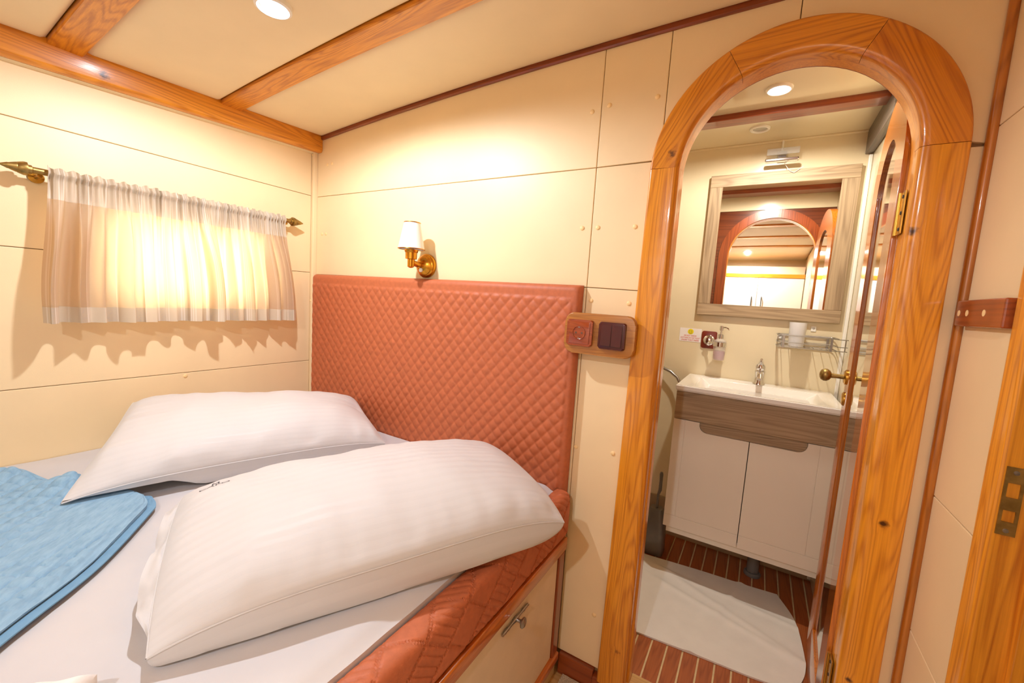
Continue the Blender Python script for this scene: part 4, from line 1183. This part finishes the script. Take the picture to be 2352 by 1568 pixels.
# soap dispenser with its suction pad
sd = thing('soap_dispenser', 'frosted soap dispenser with chrome pump and lilac soap on maroon pad', 'dispenser', (-.17, BY1-.03, 1.0))
bm = B(); prism(bm, rrect(-.249, -.178, 1.046, 1.134, .010, 5), 'xz', BY1-.007, BY1-.0003, .002, 2); part('suction_pad', bm, M_maroon, sd, smooth=True)
bm = B(); lathe(bm, [(.026, 0), (.026, .004), (.017, .010), (.012, .024), (.014, .030), (0, .034)], (-.213, BY1-.007, 1.088), '-y', 24); part('suction_knob', bm, M_chrome, sd, smooth=True)
sxp, syp = -.156, 2.262
bm = B(); tube(bm, [(-.213, BY1-.034, 1.084), (-.195, BY1-.050, 1.080), (sxp-.025, syp+.012, 1.077)], .005, 10); part('holder_arm', bm, M_chrome, sd, smooth=True)
bm = B(); lathe(bm, [(.0300, -.011), (.0312, -.010), (.0312, .010), (.0300, .011), (.0285, .011), (.0285, -.011)], (sxp, syp, 1.078), 'z', 30); part('holder_band', bm, M_chrome, sd, smooth=True)
bm = B(); lathe(bm, [(0, 0), (.0235, 0), (.0255, .004), (.0285, .070), (.0285, .086), (.026, .096), (.015, .103), (.013, .106), (0, .106)], (sxp, syp, 1.000), 'z', 30); part('bottle', bm, M_frost, sd, smooth=True)
bm = B(); lathe(bm, [(0, .004), (.0215, .004), (.0240, .016), (.0252, .046), (0, .046)], (sxp, syp, 1.000), 'z', 26); part('soap', bm, M_soap, sd, smooth=True)
bm = B(); lathe(bm, [(.0135, .105), (.0135, .124), (.010, .127), (.005, .128), (.0045, .145), (.009, .146), (.009, .168), (0, .169)], (sxp, syp, 1.000), 'z', 22)
tube(bm, [(sxp, syp, 1.160), (sxp+.020, syp-.006, 1.162), (sxp+.031, syp-.010, 1.156), (sxp+.034, syp-.011, 1.150)], .0032, 8); part('pump', bm, M_chrome, sd, smooth=True)

# wire shelf and cup
bk = thing('wire_shelf', 'chrome wire corner shelf holding a cup below the mirror', 'shelf', (.19, 2.27, 1.097))
kx0, kx1, ky0, ky1 = .076, .296, 2.212, 2.332
def rect_loop(z, r=.016):
    return [(a, b, z) for a, b in rrect(kx0, kx1, ky0, ky1, r, 4)]
for zz, rr in ((1.152, .0028), (1.120, .0020), (1.100, .0022)):
    bm = B(); lp_ = rect_loop(zz); tube(bm, lp_+[lp_[0], lp_[1]], rr, 8, caps=False); part('wire_hoop', bm, M_steel, bk, smooth=True)
for i in range(7):
    x = kx0+.02+(kx1-kx0-.04)*i/6
    bm = B(); tube(bm, [(x, ky0, 1.1005), (x, ky1, 1.1005)], .0014, 6); part('base_wire', bm, M_steel, bk, smooth=True)
for x, y in ((kx0+.024, ky0-.001), (kx1-.024, ky0-.001), (kx0+.024, ky1), (kx1-.024, ky1)):
    bm = B(); box(bm, x-.0045, x+.0045, y-.0012, y+.0018, 1.096, 1.154, .0006, 1); part('flat_stay', bm, M_steel, bk)
for x in (kx0+.012, .214):
    z = 1.185 if x > .2 else 1.140
    bm = B(); box(bm, x-.010, x+.010, BY1-.004, BY1-.0005, z-.012, z+.013, .002); pl_ = part('fixing_tab', bm, M_plastic, bk)
    b2 = B(); lathe(b2, [(.004, 0), (.003, .002), (0, .0024)], (x, BY1-.004, z+.003), '-y', 12); part('screw', b2, M_steel, pl_)
# second wing of the shelf round the corner
bm = B()
for zz in (1.150, 1.118, 1.100): tube(bm, [(kx1-.004, 2.225, zz), (.330, 2.228, zz)], .0020, 8)
tube(bm, [(.322, 2.228, 1.152), (.322, 2.228, 1.099)], .0018, 8); part('corner_wing', bm, M_steel, bk, smooth=True)
bm = B(); lathe(bm, [(0, .0), (.028, 0), (.0295, .004), (.0335, .104), (.0335, .108), (.0320, .108), (.0285, .008), (0, .007)], (.150, 2.268, 1.1022), 'z', 32)
tag(part('tumbler', bm, M_cup, smooth=True), 'white upright tumbler standing on the wire shelf', 'cup')

# toilet brush
tb = thing('toilet_brush', 'dark grey toilet brush in a tapered holder beside the vanity', 'toilet brush', (-.345, 2.128, 0))
bm = B()
def lp2(h, w, d, sh): return [(-.345+a, 2.128+b, h) for a, b in rrect(-w/2, w/2, -d/2, d/2, min(w, d)*.22, 4)]
secs = [(.0015, .098, .098), (.006, .104, .104), (.10, .100, .100), (.18, .082, .080), (.222, .066, .060), (.232, .058, .052)]
rings = [[bm.verts.new(p) for p in lp2(*s, 0)] for s in secs]
for a, b in zip(rings, rings[1:]):
    for k in range(len(a)): bm.faces.new((a[k], a[(k+1) % len(a)], b[(k+1) % len(a)], b[k]))
bm.faces.new(rings[0]); bm.faces.new(rings[-1]); part('holder', bm, M_grey, tb, smooth=True)
bm = B(); tube(bm, [(-.345, 2.128, .228), (-.345, 2.129, .30), (-.339, 2.130, .325), (-.339, 2.131, .37), (-.340, 2.132, .405), (-.340, 2.132, .417)], [.0065, .006, .0085, .0078, .009, .006], 12); part('handle', bm, M_grey, tb, smooth=True)

# shower hose bend beside the basin
bm = B(); tube(bm, [(-.46, BY1-.02, .925), (-.425, BY1-.03, .921), (-.375, BY1-.04, .905), (-.340, BY1-.045, .880), (-.318, BY1-.05, .845), (-.312, BY1-.05, .80), (-.318, BY1-.05, .70)], .0075, 12)
hs = thing('shower_hose', 'curved chrome shower hose on the wall beside the washbasin', 'hose', (-.38, BY1-.03, .70))
part('hose', bm, M_steel, hs, smooth=True)
bm = B(); lathe(bm, [(.012, 0), (.012, .018), (.009, .020), (0, .020)], (-.463, BY1-.001, .925), '-y', 16); part('wall_union', bm, M_chrome, hs, smooth=True)

# bath mat
def mat_fn():
    NU, NV = 110, 80
    far = catmull([(-.62, 2.02), (-.42, 2.052), (-.15, 2.085), (.06, 2.10), (.195, 2.115)], NU)
    near = catmull([(-.62, 1.50), (-.307, 1.528), (-.05, 1.552), (.12, 1.566), (.235, 1.59)], NU)
    right = catmull([(.235, 1.59), (.268, 1.70), (.268, 1.84), (.250, 1.98), (.195, 2.115)], NV)
    left = catmull([(-.62, 1.50), (-.62, 1.75), (-.62, 2.02)], NV)
    def fn(u, v):
        i, j = round(u*NU), round(v*NV)
        p = near[i]*(1-v)+far[i]*v+left[j]*(1-u)+right[j]*u-(near[0]*(1-u)*(1-v)+near[-1]*u*(1-v)+far[0]*(1-u)*v+far[-1]*u*v)
        z = .0075 + .0016*nz(p.x*5, p.y*5) 
        # creases
        for (x0, y0, dx, dy, wd, am) in ((-.1, 1.84, .95, -.30, .016, .006), (-.05, 1.70, .25, .97, .014, .005), (-.25, 1.98, .9, -.42, .018, .005), (.05, 1.95, 1, -.12, .012, .004)):
            d = (p.x-x0)*(-dy)+(p.y-y0)*dx
            z += 1.6*am*math.exp(-(d/wd)**2)*(.6+.4*nz(p.x*6, p.y*6, x0))
        return (p.x, p.y, z)
    return fn, NU, NV
fn, NU, NV = mat_fn()
bm = B(); gridmesh(bm, fn, NU, NV)
ret = bmesh.ops.extrude_edge_only(bm, edges=[e for e in bm.edges if e.is_boundary])
for e in ret['geom']:
    if isinstance(e, bmesh.types.BMVert): e.co.z = .0015
tag(part('bath_mat', bm, M_mat, smooth=True), 'creased white cloth bath mat with rounded corner on the teak floor', 'bath mat')

# ================================================================== WARDROBE behind the camera (in the mirror)
wd = thing('wardrobe', 'white fitted wardrobe with orange cornice at the foot end of the cabin', 'wardrobe', (-.3, YREAR-.2, FZ))
bm = B(); box(bm, XL+.012, XR-.012, YREAR-.38, YREAR-.02, FZ+.002, 1.66); part('carcass', bm, M_white_lacq, wd)
xs = [XL+.014, -1.45, -.99, -.53, -.066, XR-.014]
for a, b in zip(xs, xs[1:]):
    bm = B(); box(bm, a+.002, b-.002, YREAR-.020, YREAR, FZ+.06, 1.656, .003); d = part('door', bm, M_white_lacq, wd)
    hxx = b-.05 if abs(b+.066) < .01 else a+.05
    b2 = B(); tube(b2, [(hxx, YREAR, 1.33), (hxx, YREAR+.025, 1.34), (hxx, YREAR+.025, 1.43), (hxx, YREAR, 1.44)], .005, 8); part('handle', b2, M_black, d, smooth=True)
bm = B(); box(bm, XL+.012, XR-.012, YREAR-.38, YREAR+.006, 1.661, 1.706, .004); part('cornice', bm, M_beam, wd)
bm = B(); box(bm, XL+.012, XR-.012, YREAR-.36, YREAR-.10, 1.7065, 1.80, .003); part('upper_shelf_front', bm, M_wall, wd)
